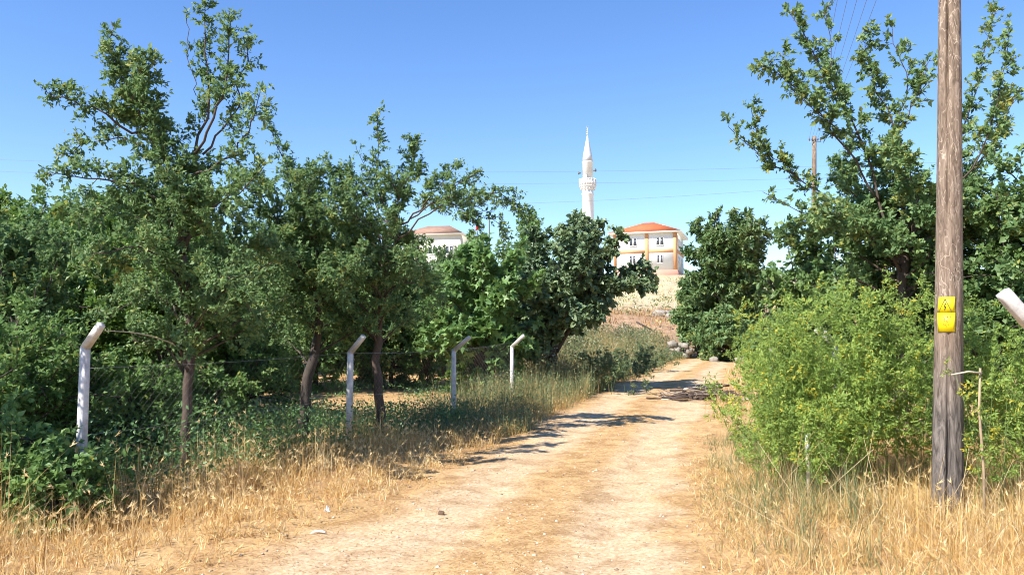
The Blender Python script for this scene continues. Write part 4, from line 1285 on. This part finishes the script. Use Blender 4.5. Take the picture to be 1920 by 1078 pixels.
# chain-link mesh between the posts: two families of thin slanting wires
def chain_link(a0, a1, z0, z1, label):
    d = a1 - a0
    W_ = np.linalg.norm(d[:2])
    t = thing('chain_link_mesh', label, 'fence mesh', tuple(a0), 0, 'chain-link mesh')
    A, B = [], []
    Hm = z1 - z0
    st = 0.10
    for q in np.arange(-Hm, W_, st):
        for sg in (0, 1):
            u0, u1 = max(q, 0), min(q + Hm, W_)
            if u1 <= u0:
                continue
            v0, v1 = (u0 - q), (u1 - q)
            if sg:
                v0, v1 = Hm - v0, Hm - v1
            for u, v, lst in ((u0, v0, A), (u1, v1, B)):
                f = u / W_
                lst.append([d[0] * f, d[1] * f, d[2] * f + z0 + v])
    g = Acc()
    g.prisms(np.array(A), np.array(B), 0.0005, 0.0005)
    part('mesh_wire', g, M['metal'], t)
    for zz in (z0, (z0 + z1) / 2, z1):
        g = Acc()
        u = np.linspace(0, 1, 7)[:, None]
        g.tube(d[None] * u + np.array([0, 0, 1.0]) * (zz - 0.03 * np.sin(u * math.pi)), 0.0022, 4)
        part('strand', g, M['metal'], t)
    return t


feet_ = [np.array(p.location) for p in (p1, p2, p3, p4)]
off = np.array([-0.055, 0.08, 0])
labs = ['chain-link mesh stretched between the first and second fence posts', 'chain-link mesh stretched between the second and third fence posts', 'chain-link mesh stretched between the third and fourth fence posts']
for q in range(3):
    chain_link(feet_[q] + off, feet_[q + 1] + off, 0.08, 1.42, labs[q])
# slack wire from the first post's arm to the plum trunk
g = Acc()
A_ = at(196, 620, 7.98); B_ = at(346, 655, D1)
u = np.linspace(0, 1, 12)[:, None]
g.tube(A_ * (1 - u) + B_ * u + np.array([0, 0, 1]) * 0.06 * np.sin(u * math.pi), np.linspace(0.004, 0.011, 12), 5)
tag(link('slack_branch', g.mesh('slack_branch', True), M['palewood']), 'thin bent twig reaching from the plum trunk to the first post arm', 'twig')

# ------------------------------------------------------------------ wooden utility pole with warning plate
PY = 7.5
pb = on(1764, PY)
pt = at(1781, 0, PY)
lean = (pt - pb) / (pt[2] - pb[2])
PH = 8.8
pole = thing('utility_pole', 'weathered wooden utility pole with a yellow warning plate, cracked along its length', 'utility pole', pb)
g = Acc()
sides, rows = 96, 90
rngp = np.random.default_rng(2)
ang = np.linspace(0, 2 * math.pi, sides, endpoint=False)
zz = np.linspace(-0.4, PH, rows)
V = []
for z in zz:
    r = 0.134 - 0.0080 * max(z, 0) + (0.012 * math.exp(-max(z, 0) * 4))
    crack_a = math.radians(-122) + 0.10 * math.sin(z * 0.9) - 0.02 * z
    da = (ang - crack_a + math.pi) % (2 * math.pi) - math.pi
    depth = 0.060 * np.exp(-(da / 0.10) ** 2) * (0.5 + 0.5 * math.sin(z * 1.7 + 0.5) > 0.12) * (0.6 + 0.4 * math.sin(z * 3.1))
    crack_b = math.radians(-40) + 0.05 * math.sin(z * 1.3)
    db = (ang - crack_b + math.pi) % (2 * math.pi) - math.pi
    depth = depth + 0.012 * np.exp(-(db / 0.05) ** 2) * (math.sin(z * 1.1 + 2) > -0.2)
    rr = r - depth + 0.003 * np.sin(ang * 3 + z) + 0.0015 * np.sin(ang * 11 + z * 0.7)
    V.append(np.stack([np.cos(ang) * rr + lean[0] * z, np.sin(ang) * rr + lean[1] * z, np.full(sides, z)], 1))
i = np.arange(rows - 1)[:, None] * sides
j = np.arange(sides)[None]
jn = (j + 1) % sides
g.add(np.concatenate(V), [np.stack([i + j, i + jn, i + jn + sides, i + j + sides], -1).reshape(-1, 4), (np.arange(sides) + (rows - 1) * sides).reshape(1, -1)])
part('shaft', g, M['pole'], pole, True)
# plate wrapped round the pole's left front
zp0, zp1 = at(1750, 622, PY - .15)[2] - pb[2], at(1750, 556, PY - .15)[2] - pb[2]
def plate_pt(u, z, proud):
    """u -1..1 round the left front of the pole"""
    a_ = math.radians(-129) + u * math.radians(36)
    r = 0.134 - 0.0080 * z + 0.006 + proud
    return np.array([math.cos(a_) * r + lean[0] * z, math.sin(a_) * r + lean[1] * z, z])
def plate_patch(acc, uz, proud, th=0.002):
    n = len(uz)
    fr = np.array([plate_pt(u, z, proud) for u, z in uz]); bk = np.array([plate_pt(u, z, proud - th) for u, z in uz])
    q = [[k, (k + 1) % n, (k + 1) % n + n, k + n] for k in range(n)]
    acc.add(np.concatenate([fr, bk]), [np.arange(n).reshape(1, -1), np.arange(n, 2 * n)[::-1].reshape(1, -1), np.array(q)])
g = Acc()
us = np.linspace(-1, 1, 9)
zm = zp0 + (zp1 - zp0) * 0.55
for lo, hi, w0, w1 in ((zp0, zm - 0.0015, 0.92, 1.0), (zm + 0.0015, zp1, 1.0, 0.86)):
    o0, o1 = (0.06, 0.0) if lo == zp0 else (0.0, 0.1)
    rows_ = []
    for pr_ in (0.004, 0.002):
        rows_.append([plate_pt(u * w0 + o0, lo, pr_) for u in us])
        rows_.append([plate_pt(u * w1 + o1, hi, pr_) for u in us])
    m_ = len(us)
    q_ = []
    for k_ in range(m_ - 1):
        q_ += [[k_, k_ + 1, m_ + k_ + 1, m_ + k_], [2 * m_ + k_ + 1, 2 * m_ + k_, 3 * m_ + k_, 3 * m_ + k_ + 1]]
        q_ += [[k_ + 1, k_, 2 * m_ + k_, 2 * m_ + k_ + 1], [m_ + k_, m_ + k_ + 1, 3 * m_ + k_ + 1, 3 * m_ + k_]]
    q_ += [[0, m_, 3 * m_, 2 * m_], [2 * m_ - 1, m_ - 1, 3 * m_ - 1, 4 * m_ - 1]]
    g.add(np.array(rows_).reshape(-1, 3), [np.array(q_)])
sign = part('warning_plate', g, M['yellow'], pole)
g = Acc()
def stroke(acc, p, q, wd, proud=0.008):
    (u0, z0), (u1, z1) = p, q
    du, dz = (u1 - u0) * 0.085, z1 - z0
    L_ = math.hypot(du, dz)
    nu, nz = -dz / L_ * wd / 0.085, du / L_ * wd
    plate_patch(acc, [(u0 - nu, z0 - nz), (u1 - nu, z1 - nz), (u1 + nu, z1 + nz), (u0 + nu, z0 + nz)], proud)
hz = zp1 - zp0
T0, T1, T2 = (-0.78, zm + 0.004), (0.62, zm + 0.004), (-0.05, zp1 - hz * 0.06)
for p_, q_ in ((T0, T1), (T1, T2), (T2, T0)):
    stroke(g, p_, q_, 0.0032)
for p_, q_ in (((0.0, zm + hz * 0.27), (-0.16, zm + hz * 0.17)), ((-0.16, zm + hz * 0.17), (0.02, zm + hz * 0.17)), ((0.02, zm + hz * 0.17), (-0.12, zm + hz * 0.07))):
    stroke(g, p_, q_, 0.0035, 0.0085)
part('warning_triangle', g, M['ink'], sign)
g = Acc()
rr_ = random.Random(7)
for row, (zr, n_) in enumerate(((0.44, 4), (0.33, 3), (0.22, 3))):
    for q in range(n_):
        u0 = -0.2 + q * 0.22 + rr_.uniform(-.05, .05)
        z0 = zp0 + hz * (zr + rr_.uniform(-.02, .02))
        stroke(g, (u0, z0), (u0 + rr_.uniform(.05, .16), z0 + hz * rr_.uniform(-.07, .02)), 0.004)
stroke(g, (-0.7, zp0 + hz * 0.05), (0.8, zp0 + hz * 0.05), 0.002)
part('faded_print', g, M['rustink'], sign)
# cross bracket and insulators at the top
ztop = PH - 0.35
ARM = [-0.52, -0.26, 0.0, 0.26, 0.52]
def bracket(pl, z, ln, rt, sc=1.0):
    g = Acc()
    g.box((ln[0] * z, ln[1] * z - rt - 0.02, z), (1.12 * sc, 0.025, 0.022))
    br = part('bracket', g, M['metal'], pl)
    for xx in ARM:
        g = Acc()
        g.lathe([(0.012, 0), (0.012, 0.05), (0.035, 0.055), (0.03, 0.09), (0.038, 0.1), (0.02, 0.14)], (ln[0] * z + xx * sc, ln[1] * z - rt - 0.02, z + 0.016), 8)
        part('insulator', g, M['speaker'], pl, True)
bracket(pole, ztop, lean, 0.08)

FY = 33.0
fb = on(1524, FY)
ftop = at(1527, 256, FY)
pole2 = thing('utility_pole', 'distant thin wooden utility pole rising behind the hedge bushes', 'utility pole', fb)
H2 = ftop[2] - fb[2]
g = Acc()
l2 = (ftop - fb) / H2
g.tube([fb * 0 + l2 * z for z in np.linspace(-0.3, H2, 8)], np.linspace(0.14, 0.085, 8), 12)
part('shaft', g, M['pole'], pole2, True)
bracket(pole2, H2 - 0.25, l2, 0.06, 0.45)
for q, xx in enumerate(ARM):
    A_ = np.array(pb) + lean * ztop + np.array([xx, -0.1, 0.16])
    B_ = np.array(fb) + l2 * (H2 - 0.25) + np.array([xx * 0.45, -0.08, 0.16])
    u = np.linspace(0, 1, 20)[:, None]
    g = Acc()
    g.tube(A_ * (1 - u) + B_ * u - np.array([0, 0, 1]) * 0.25 * 4 * u * (1 - u), 0.005, 5)
    tag(link('overhead_wire', g.mesh('overhead_wire', True), M['cable']), 'overhead wire running between the two wooden utility poles', 'wire', 'wires between the two poles')

# far power line crossing behind the trees
for q, (pl_, pm_, pr_, WY) in enumerate((((0, 300), (900, 323), (1900, 300), 88), ((0, 322), (900, 345), (1900, 322), 88.6), ((0, 385), (1000, 381), (1900, 325), 86))):
    pts = smooth_path([at(pl_[0] - 900, pl_[1] - 30, WY), at(*pl_, WY), at(*pm_, WY), at(*pr_, WY), at(pr_[0] + 700, pr_[1] - 40, WY)], 40)
    g = Acc()
    g.tube(pts, 0.011, 5)
    tag(link('power_line', g.mesh('power_line', True), M['cable']), ['uppermost long power cable crossing the sky in front of the minaret', 'middle long power cable crossing the sky by the minaret balcony', 'lowest long power cable crossing the sky below the minaret balcony'][q], 'power cable', 'power cables by the minaret')

# thin pole and small red flag beside the brown-roofed house
TB = on(917, 118)
tt_ = at(917, 402, 118)
g = Acc()
tp = thing('utility_pole', 'far thin utility pole beside the brown-roofed house', 'utility pole', TB)
g.tube([(0, 0, -0.3), (0, 0, (tt_[2] - TB[2]) / 2), (0, 0, tt_[2] - TB[2])], [0.11, 0.09, 0.07], 8)
part('shaft', g, M['deadwood'], tp, True)
g = Acc()
g.box((0, -0.1, tt_[2] - TB[2] - 0.5), (1.1, 0.06, 0.06))
part('crossarm', g, M['deadwood'], tp)
FB = on(899, 121)
f_top = at(899, 421, 121)
fg = thing('flag', 'small red flag on a thin staff by the brown-roofed house', 'flag', FB)
g = Acc()
Hf = f_top[2] - FB[2]
g.tube([(0, 0, -0.2), (0, 0, Hf / 2), (0, 0, Hf)], [0.045, 0.04, 0.03], 6)
part('staff', g, M['metal'], fg, True)
g = Acc()
uu = np.linspace(0, 1, 7)
fr = []
for s_ in (0.0, 0.015):
    for u in uu:
        for zz_ in (Hf - 0.1, Hf - 0.75):
            fr.append((-0.05 - u * 0.6, 0.10 * math.sin(u * 7) + s_, zz_ - 0.22 * u))
fr = np.array(fr)
qs = []
for q in range(6):
    qs += [[2 * q, 2 * q + 1, 2 * q + 3, 2 * q + 2], [14 + 2 * q, 14 + 2 * q + 2, 14 + 2 * q + 3, 14 + 2 * q + 1]]
g.add(fr, [np.array(qs)])
part('cloth', g, M['red'], fg, True)


# ------------------------------------------------------------------ houses and minaret
def hip_roof(acc, W, Dp, z0, rise, over, ridge):
    x, y0, y1 = W / 2 + over, -over, Dp + over
    cy = Dp / 2
    v = np.array([[-x, y0, z0], [x, y0, z0], [x, y1, z0], [-x, y1, z0], [-ridge / 2, cy, z0 + rise], [ridge / 2, cy, z0 + rise]])
    acc.add(v, [np.array([[0, 1, 5, 4], [2, 3, 4, 5]]), np.array([[1, 2, 5], [3, 0, 4]]), np.array([[3, 2, 1, 0]])])


def win(parent, x, z, w, hgt, y=0.0, side=False, sashes=2):
    """frame proud of the wall, dark panes set back in it"""
    f = Acc()
    t_ = 0.06
    def bx_(cx, cz, sx, sz, proud, acc):
        if side:
            acc.box((y + proud / 2, cx, cz), (proud, sx, sz))
        else:
            acc.box((cx, y - proud / 2, cz), (sx, proud, sz))
    bx_(x, z - t_ / 2, w + 2 * t_, t_, 0.10, f)
    bx_(x, z + hgt + t_ / 2, w + 2 * t_, t_, 0.10, f)
    for s in (-1, 1):
        bx_(x + s * (w / 2 + t_ / 2), z + hgt / 2, t_, hgt, 0.098, f)
    bx_(x, z + hgt / 2, 0.22, hgt, 0.096, f)
    wo = part('window', f, M['frame'], parent)
    pw = (w - 0.22) / 2
    for s in (-1, 1):
        g = Acc()
        bx_(x + s * (0.11 + pw / 2), z + hgt / 2, pw - 0.004, hgt - 0.004, 0.03, g)
        part('pane', g, M['glass'], wo)
    g = Acc()
    bx_(x, z - t_ - 0.035, w + 0.2, 0.05, 0.14, g)
    part('sill', g, M['frame'], wo)


HY = 122
hc = at(1209, 507, HY)
th = rad(-18.5)
W_, Dp = 9.6, 9.5
house = thing('house', 'white two-storey house with orange bands and red tiled hip roof on the hill', 'house', (hc[0], hc[1], hc[2]), th)
wt = at(1209, 438, HY)[2] - hc[2]
g = Acc()
g.box((0, Dp / 2, wt / 2), (W_, Dp, wt))
part('wall', g, M['white'], house)
g = Acc()
g.box((0, Dp / 2, -0.85), (W_ + 0.16, Dp + 0.16, 1.7))
part('plinth', g, M['pink'], house)
def pil(x, w):
    g = Acc()
    g.box((x, -0.04, wt / 2), (w, 0.08, wt - 0.02))
    part('pilaster', g, M['orange'], house)
pil(0.35, 0.55)
pil(W_ / 2 - 0.2, 0.45)
pil(-W_ / 2 + 0.2, 0.45)
for cx, w in ((-2.17, 4.45), (2.6, 3.9)):
    g = Acc()
    g.box((cx, -0.03, wt * 0.515), (w, 0.06, 0.5))
    part('band', g, M['orange'], house)
g = Acc()
g.box((W_ / 2 + 0.04, 0.35, wt / 2), (0.08, 0.6, wt - 0.02))
part('pilaster', g, M['orange'], house)
g = Acc()
g.box((W_ / 2 + 0.03, Dp / 2 + 0.3, wt * 0.515), (0.06, Dp - 0.9, 0.5))
part('band', g, M['orange'], house)
for x in (2.35, -1.75):
    win(house, x, wt * 0.68, 1.0, 1.05)
    win(house, x + (0.0 if x > 0 else -.1), wt * 0.20, 0.8, 1.1)
win(house, 3.0, wt * 0.68, 1.2, 1.05, W_ / 2, True)
win(house, 6.6, wt * 0.68, 1.2, 1.05, W_ / 2, True)
win(house, 3.0, wt * 0.2, 1.2, 1.05, W_ / 2, True)
win(house, 6.6, wt * 0.2, 1.2, 1.05, W_ / 2, True)
g = Acc()
g.box((0, Dp / 2, wt + 0.105), (W_ + 1.5, Dp + 1.5, 0.20))
part('fascia', g, M['fascia'], house)
g = Acc()
hip_roof(g, W_, Dp, wt + 0.21, 2.15, 0.78, 1.6)
roof = part('roof', g, M['redtile'], house)
g = Acc()
g.box((1.9, Dp * 0.7, wt + 1.6), (0.6, 0.6, 1.2))
part('chimney', g, M['white'], roof)
g = Acc()
g.tube([(W_ / 2 + 0.66, -0.66, wt - 0.02), (W_ / 2 + 0.2, 0.2, wt - 0.5), (W_ / 2 + 0.14, 0.75, wt - 1.0), (W_ / 2 + 0.14, 0.75, 0)], 0.06, 6)
part('downpipe', g, M['white'], house)

LY = 140
lc = at(808, 455, LY)
lz = gz(lc[0], LY)[2]
lh = thing('house', 'white house with brown tiled hip roof behind the plum trees', 'house', (lc[0], LY, lz), rad(-12))
wt2 = at(808, 441, LY)[2] - lz
g = Acc()
g.box((0, 4.5, wt2 / 2 - 0.5), (10.6, 9, wt2 + 1))
part('wall', g, M['cream'], lh)
g = Acc()
g.box((0, 4.5, wt2 + 0.08), (12.0, 10.4, 0.15))
part('fascia', g, M['fascia'], lh)
g = Acc()
hip_roof(g, 10.6, 9, wt2 + 0.16, 2.1, 0.72, 4.2)
part('roof', g, M['browntile'], lh)
for x in (-3.2, 0.3, 3.4):
    for zz_ in (wt2 - 3.3, wt2 - 6.0):
        win(lh, x, zz_, 1.3, 1.2)

MY = 135
mb = on(1104, MY)
def mz(py):
    return at(1104, py, MY)[2] - mb[2]
mn = thing('minaret', 'white slender minaret with a balcony and pointed cone cap', 'minaret', mb)
k = MY / FPX
g = Acc()
g.box((0, 0, 2.0), (3.2, 3.2, 5.0))
part('base', g, M['white'], mn)
g = Acc()
g.lathe([(1.45, 4.5), (1.15, 7.0), (11.3 * k, 8.0), (10.8 * k, mz(366)), (11.8 * k, mz(365)), (11.8 * k, mz(363)), (10.6 * k, mz(362)), (10.6 * k, mz(357))], sides=16)
part('shaft', g, M['white'], mn)
g = Acc()
for q in range(4):
    r0 = (10.7 + q * 1.15) * k
    g.lathe([(r0, mz(357) + q * 0.16), (r0 + 0.9 * k, mz(357) + q * 0.16 + 0.08), (r0 + 0.9 * k, mz(357) + q * 0.16 + 0.157)], sides=32)
part('corbel', g, M['white'], mn)
for q in range(16):
    a_ = 2 * math.pi * (q + 0.5) / 16
    g = Acc()
    g.box((math.cos(a_) * 13.6 * k, math.sin(a_) * 13.6 * k, mz(354)), (0.16, 0.16, 0.45), a_)
    part('corbel_bracket', g, M['white'], mn)
g = Acc()
g.lathe([(15.4 * k, mz(351.4)), (16.2 * k, mz(350.8)), (16.2 * k, mz(349.4))], sides=16)
part('balcony_floor', g, M['white'], mn)
for q in range(16):
    a0_, a1_ = 2 * math.pi * q / 16, 2 * math.pi * (q + 1) / 16
    am = (a0_ + a1_) / 2
    R_ = 15.6 * k
    g = Acc()
    w = 2 * R_ * math.sin(math.pi / 16)
    hb_ = mz(337) - mz(349.3)
    zc = (mz(337) + mz(349.3)) / 2
    cx, cy = math.cos(am) * R_ * math.cos(math.pi / 16), math.sin(am) * R_ * math.cos(math.pi / 16)
    g.box((cx, cy, zc - hb_ * 0.08), (0.07, w * 0.62, hb_ * 0.80), am)
    g.box((cx, cy, mz(337) - 0.06), (0.12, w * 0.99, 0.11), am)
    part('parapet_panel', g, M['pink'] if False else M['white'], mn)
    g = Acc()
    g.box((math.cos(a0_) * R_, math.sin(a0_) * R_, zc + 0.03), (0.15, 0.15, hb_ + 0.06), a0_)
    part('parapet_post', g, M['white'], mn)
g = Acc()
g.lathe([(9.9 * k, mz(349.6)), (9.9 * k, mz(306)), (10.6 * k, mz(305.5)), (10.6 * k, mz(304))], sides=16)
part('upper_shaft', g, M['white'], mn)
g = Acc()
g.lathe([(10.3 * k, mz(303.9)), (8.6 * k, mz(292)), (4.3 * k, mz(270)), (0.9 * k, mz(254))], sides=16)
part('cone_cap', g, M['lead'], mn)
g = Acc()
zf = mz(254)
pf = [(0.06, zf)]
for q, r in enumerate((0.19, 0.15, 0.11)):
    zb = zf + 0.05 + q * 0.36
    pf += [(0.05, zb), (r, zb + 0.12), (r, zb + 0.2), (0.05, zb + 0.33)]
pf += [(0.03, zf + 1.25)]
g.lathe(pf, sides=8)
fin = part('finial', g, M['gold'], mn, True)
g = Acc()
cr = [(0.19 * math.cos(t_), 0, zf + 1.46 + 0.19 * math.sin(t_)) for t_ in np.linspace(rad(125), rad(415), 14)]
g.tube(cr, [0.012] + [0.03] * 12 + [0.012], 5)
part('crescent', g, M['gold'], fin, True)
for sx, sy, dz_ in ((0.9, -0.75, 0), (-1.15, -0.3, -0.35), (0.2, 1.1, 0)):
    g = Acc()
    d_ = nrm(np.array([sx, sy, 0.05]))
    p_ = np.array([sx, sy, mz(322) + dz_])
    g.tube([p_, p_ + d_ * 0.25, p_ + d_ * 0.45], [0.07, 0.14, 0.30], 12)
    part('loudspeaker', g, M['speaker'], mn, True)
g = Acc()
g.box((-0.55, -0.78, mz(349.4) + 0.95), (0.7, 0.1, 1.8), rad(-35))
part('balcony_door', g, M['lead'], mn)


# ------------------------------------------------------------------ stones, brush pile, litter, stakes
def rock_mesh(seed, s, flat=0.7):
    rng = np.random.default_rng(seed)
    bpy_me = None
    a = Acc()
    lat, lon = 5, 9
    V = [[0, 0, 1.0]]
    for i in range(1, lat):
        for j in range(lon):
            p, q = math.pi * i / lat, 2 * math.pi * (j + 0.5 * (i % 2)) / lon
            V.append([math.sin(p) * math.cos(q), math.sin(p) * math.sin(q), math.cos(p)])
    V.append([0, 0, -1.0])
    V = np.array(V)
    V = np.sign(V) * np.abs(V) ** 0.5
    V *= rng.uniform(0.78, 1.18, (len(V), 1))
    V *= np.array([s[0], s[1], s[2]]) / 2
    F3, F4 = [], []
    for j in range(lon):
        F3.append([0, 1 + j, 1 + (j + 1) % lon])
        e = 1 + (lat - 2) * lon
        F3.append([len(V) - 1, e + (j + 1) % lon, e + j])
        for i in range(lat - 2):
            b_ = 1 + i * lon
            F4.append([b_ + j, b_ + lon + j, b_ + lon + (j + 1) % lon, b_ + (j + 1) % lon])
    a.add(V, [np.array(F3), np.array(F4)])
    return a


wb = on(1276, 42)
wall_ = thing('ruined_stone_wall', 'short ruined dry-stone wall at the bend of the track', 'stone wall', wb)
rs = random.Random(9)
for q in range(14):
    lay = q % 3
    col_ = q // 3
    s = (rs.uniform(0.36, 0.6), rs.uniform(0.32, 0.46), rs.uniform(0.26, 0.34))
    a = rock_mesh(100 + q, s)
    o = part('stone', a, M['stone'], wall_)
    xx, yy = -0.35 + (col_ % 2) * 0.55 + (lay % 2) * 0.2 + rs.uniform(-.06, .06), (col_ // 2) * 0.6 + rs.uniform(-.05, .05)
    o.location = (xx, yy, lay * 0.28 + 0.1 + float(h(wb[0] + xx, wb[1] + yy)) - wb[2])
    o.rotation_euler = (0, 0, rs.uniform(0, 3))
rs = random.Random(19)
for q, (px, Y, s) in enumerate([(1238, 55, 0.75), (1248, 55.6, 0.6), (1262, 55.2, 0.55), (1272, 54.6, 0.7), (1256, 54.2, 0.5), (1281, 55.3, 0.5)]):
    b = on(px, Y)
    a = rock_mesh(200 + q, (s * 1.3, s, s * 0.75))
    o = link('field_stone', a.mesh('field_stone'), M['stone'])
    o.location = (b[0], b[1], b[2] + s * 0.2)
    tag(o, 'pale field stone in the row on the dry slope above the bend', 'stone', 'field stones on the slope')
for q, (px, Y, s, lab) in enumerate([(1446, 33, 0.75, 'large white boulder on the right bank among green weeds'), (1388, 36, 0.36, 'grey boulder below the spreading dark bush'), (1338, 38, 0.30, 'small pale rock at the track edge below the dark bush')]):
    b = on(px, Y)
    o = link('boulder', rock_mesh(230 + q, (s * 1.3, s, s)).mesh('boulder'), M['stone'])
    o.location = (b[0], b[1], b[2] + s * 0.35)
    tag(o, lab, 'boulder')
# fallen beam on the slope
b = on(1208, 47)
g = Acc()
g.tube([b + np.array([-0.45, 0, 0.75]), b + np.array([0.5, 0.1, 0.25])], [0.06, 0.06], 8)
tag(link('fallen_beam', g.mesh('fallen_beam'), M['deadwood']), 'dark fallen wooden beam lying on the reddish bank', 'beam')

# brush pile across the far track
bc = gz(*at(1312, 740, 19.8)[:2])
bp_ = thing('brush_pile', 'pile of cut dead branches lying on the track in the tree shadow', 'brush pile', bc)
rng = np.random.default_rng(77)
for q in range(60):
    a_ = rng.normal(0.0, 0.35) + (math.pi if rng.uniform() < 0.5 else 0)
    ln_ = rng.uniform(0.5, 1.3)
    c0 = np.array([rng.normal(0, 0.42), rng.normal(0, 0.32), rng.uniform(0.03, 0.32)])
    c0[2] *= max(0.25, 1 - abs(c0[0]) / 1.1)
    d_ = np.array([math.cos(a_), math.sin(a_), rng.normal(0.02, 0.08)])
    pts = [c0 - d_ * ln_ / 2, c0 + rng.normal(0, 0.05, 3) * np.array([1, 1, .5]), c0 + d_ * ln_ / 2]
    pts = np.array(pts)
    gzs = h(pts[:, 0] + bc[0], pts[:, 1] + bc[1]) - bc[2] + 0.02
    pts[:, 2] = np.maximum(pts[:, 2], gzs)
    g = Acc()
    P = smooth_path(pts, 6)
    g.tube(P, np.linspace(rng.uniform(0.014, 0.032), 0.006, 6), 5)
    tw = rng.uniform(0.3, 1, 4)
    sp, st = path_at(P, tw)
    g.prisms(sp, sp + nrm(st + rng.normal(0, 0.6, (4, 3)) + np.array([0, 0, 0.2])) * rng.uniform(0.1, 0.3, (4, 1)), 0.005, 0.002)
    part('branch', g, M['deadwood'] if q % 4 else M['palewood'], bp_, True)

# stake right of the pole
sb = on(1832, 7.0)
tp_ = at(1836, 690, 7.0)
st_ = thing('wooden_stake', 'thin pale wooden stake standing in dry straw right of the pole', 'stake', sb)
g = Acc()
ht = tp_[2] - sb[2]
g.tube([(0, 0, -0.1), (0.012, 0, ht * 0.4), (0.0, 0.01, ht * 0.75), (0.02, 0, ht)], [0.013, 0.012, 0.011, 0.009], 7)
part('shaft', g, M['deadstalk'], st_, True)
g = Acc()
g.tube([(0.02, -0.02, ht * 0.97), (-0.10, -0.03, ht * 0.98), (-0.25, -0.02, ht * 0.96)], [0.009, 0.008, 0.006], 5)
part('side_branch', g, M['palewood'], st_, True)
sb = on(1509, 8.2)
st2 = thing('marker_stake', 'short white stake at the foot of the feathery weeds', 'stake', sb)
g = Acc()
ht = at(1509, 812, 8.2)[2] - sb[2]
g.box((0, 0, ht / 2 - 0.05), (0.032, 0.022, ht + 0.1))
part('shaft', g, M['palewood'], st2)
g = Acc()
g.box((0, 0, ht - 0.10), (0.036, 0.026, 0.20))
part('painted_top', g, M['plastic'], st2)
# litter and a clod
lb = gz(*at(597, 1003, 7.05)[:2])
lt_ = Acc()
n = 12
for q in range(n):
    pass
uu = np.linspace(0, 1, 9)
top = [(-0.11 + 0.22 * u, 0.012 * math.sin(u * 3.1), 0.012 + 0.018 * math.sin(u * 3.14)) for u in uu]
lt_.tube(np.array(top), 0.012 * np.array([0.4, .8, 1, 1, 1, 1, 1, .8, .4]), 8)
lo = link('plastic_scrap', lt_.mesh('plastic_scrap', True), M['plastic'])
lo.location = tuple(lb + np.array([0, 0, 0.012])); lo.rotation_euler = (0, 0, 0.15); lo.scale = (0.6, 1.4, 0.8)
tag(lo, 'curved white plastic scrap lying at the edge of the left verge', 'litter')
lb = gz(*at(614, 950, 7.9)[:2])
lt_ = Acc()
rng = np.random.default_rng(5)
for q in range(14):
    d_ = nrm(rng.normal(0, 0.5, 3) + np.array([0, 0, 1.0]))
    lt_.leaves(np.array([[0, 0, 0.0]]), d_[None], rng.normal(0, 1, (1, 3)), rng.uniform(0.03, 0.07), 0.022, np.array([0.5]))
lo = link('paper_scrap', lt_.mesh('paper_scrap'), M['plastic'])
lo.location = tuple(lb)
tag(lo, 'crumpled whitish scrap standing in the dry grass of the left verge', 'litter')
cb = gz(*at(828, 953, 7.9)[:2])
o = link('earth_clod', rock_mesh(301, (0.065, 0.045, 0.05)).mesh('earth_clod'), M['darkrock'])
o.location = tuple(cb + np.array([0, 0, 0.025]))
tag(o, 'small dark pointed clod lying alone on the bare track', 'clod')

tri = sum(len(m.loops) - 2 * len(m.polygons) for m in bpy.data.meshes)
print('TRIANGLES', tri, 'objects', len(bpy.data.objects))
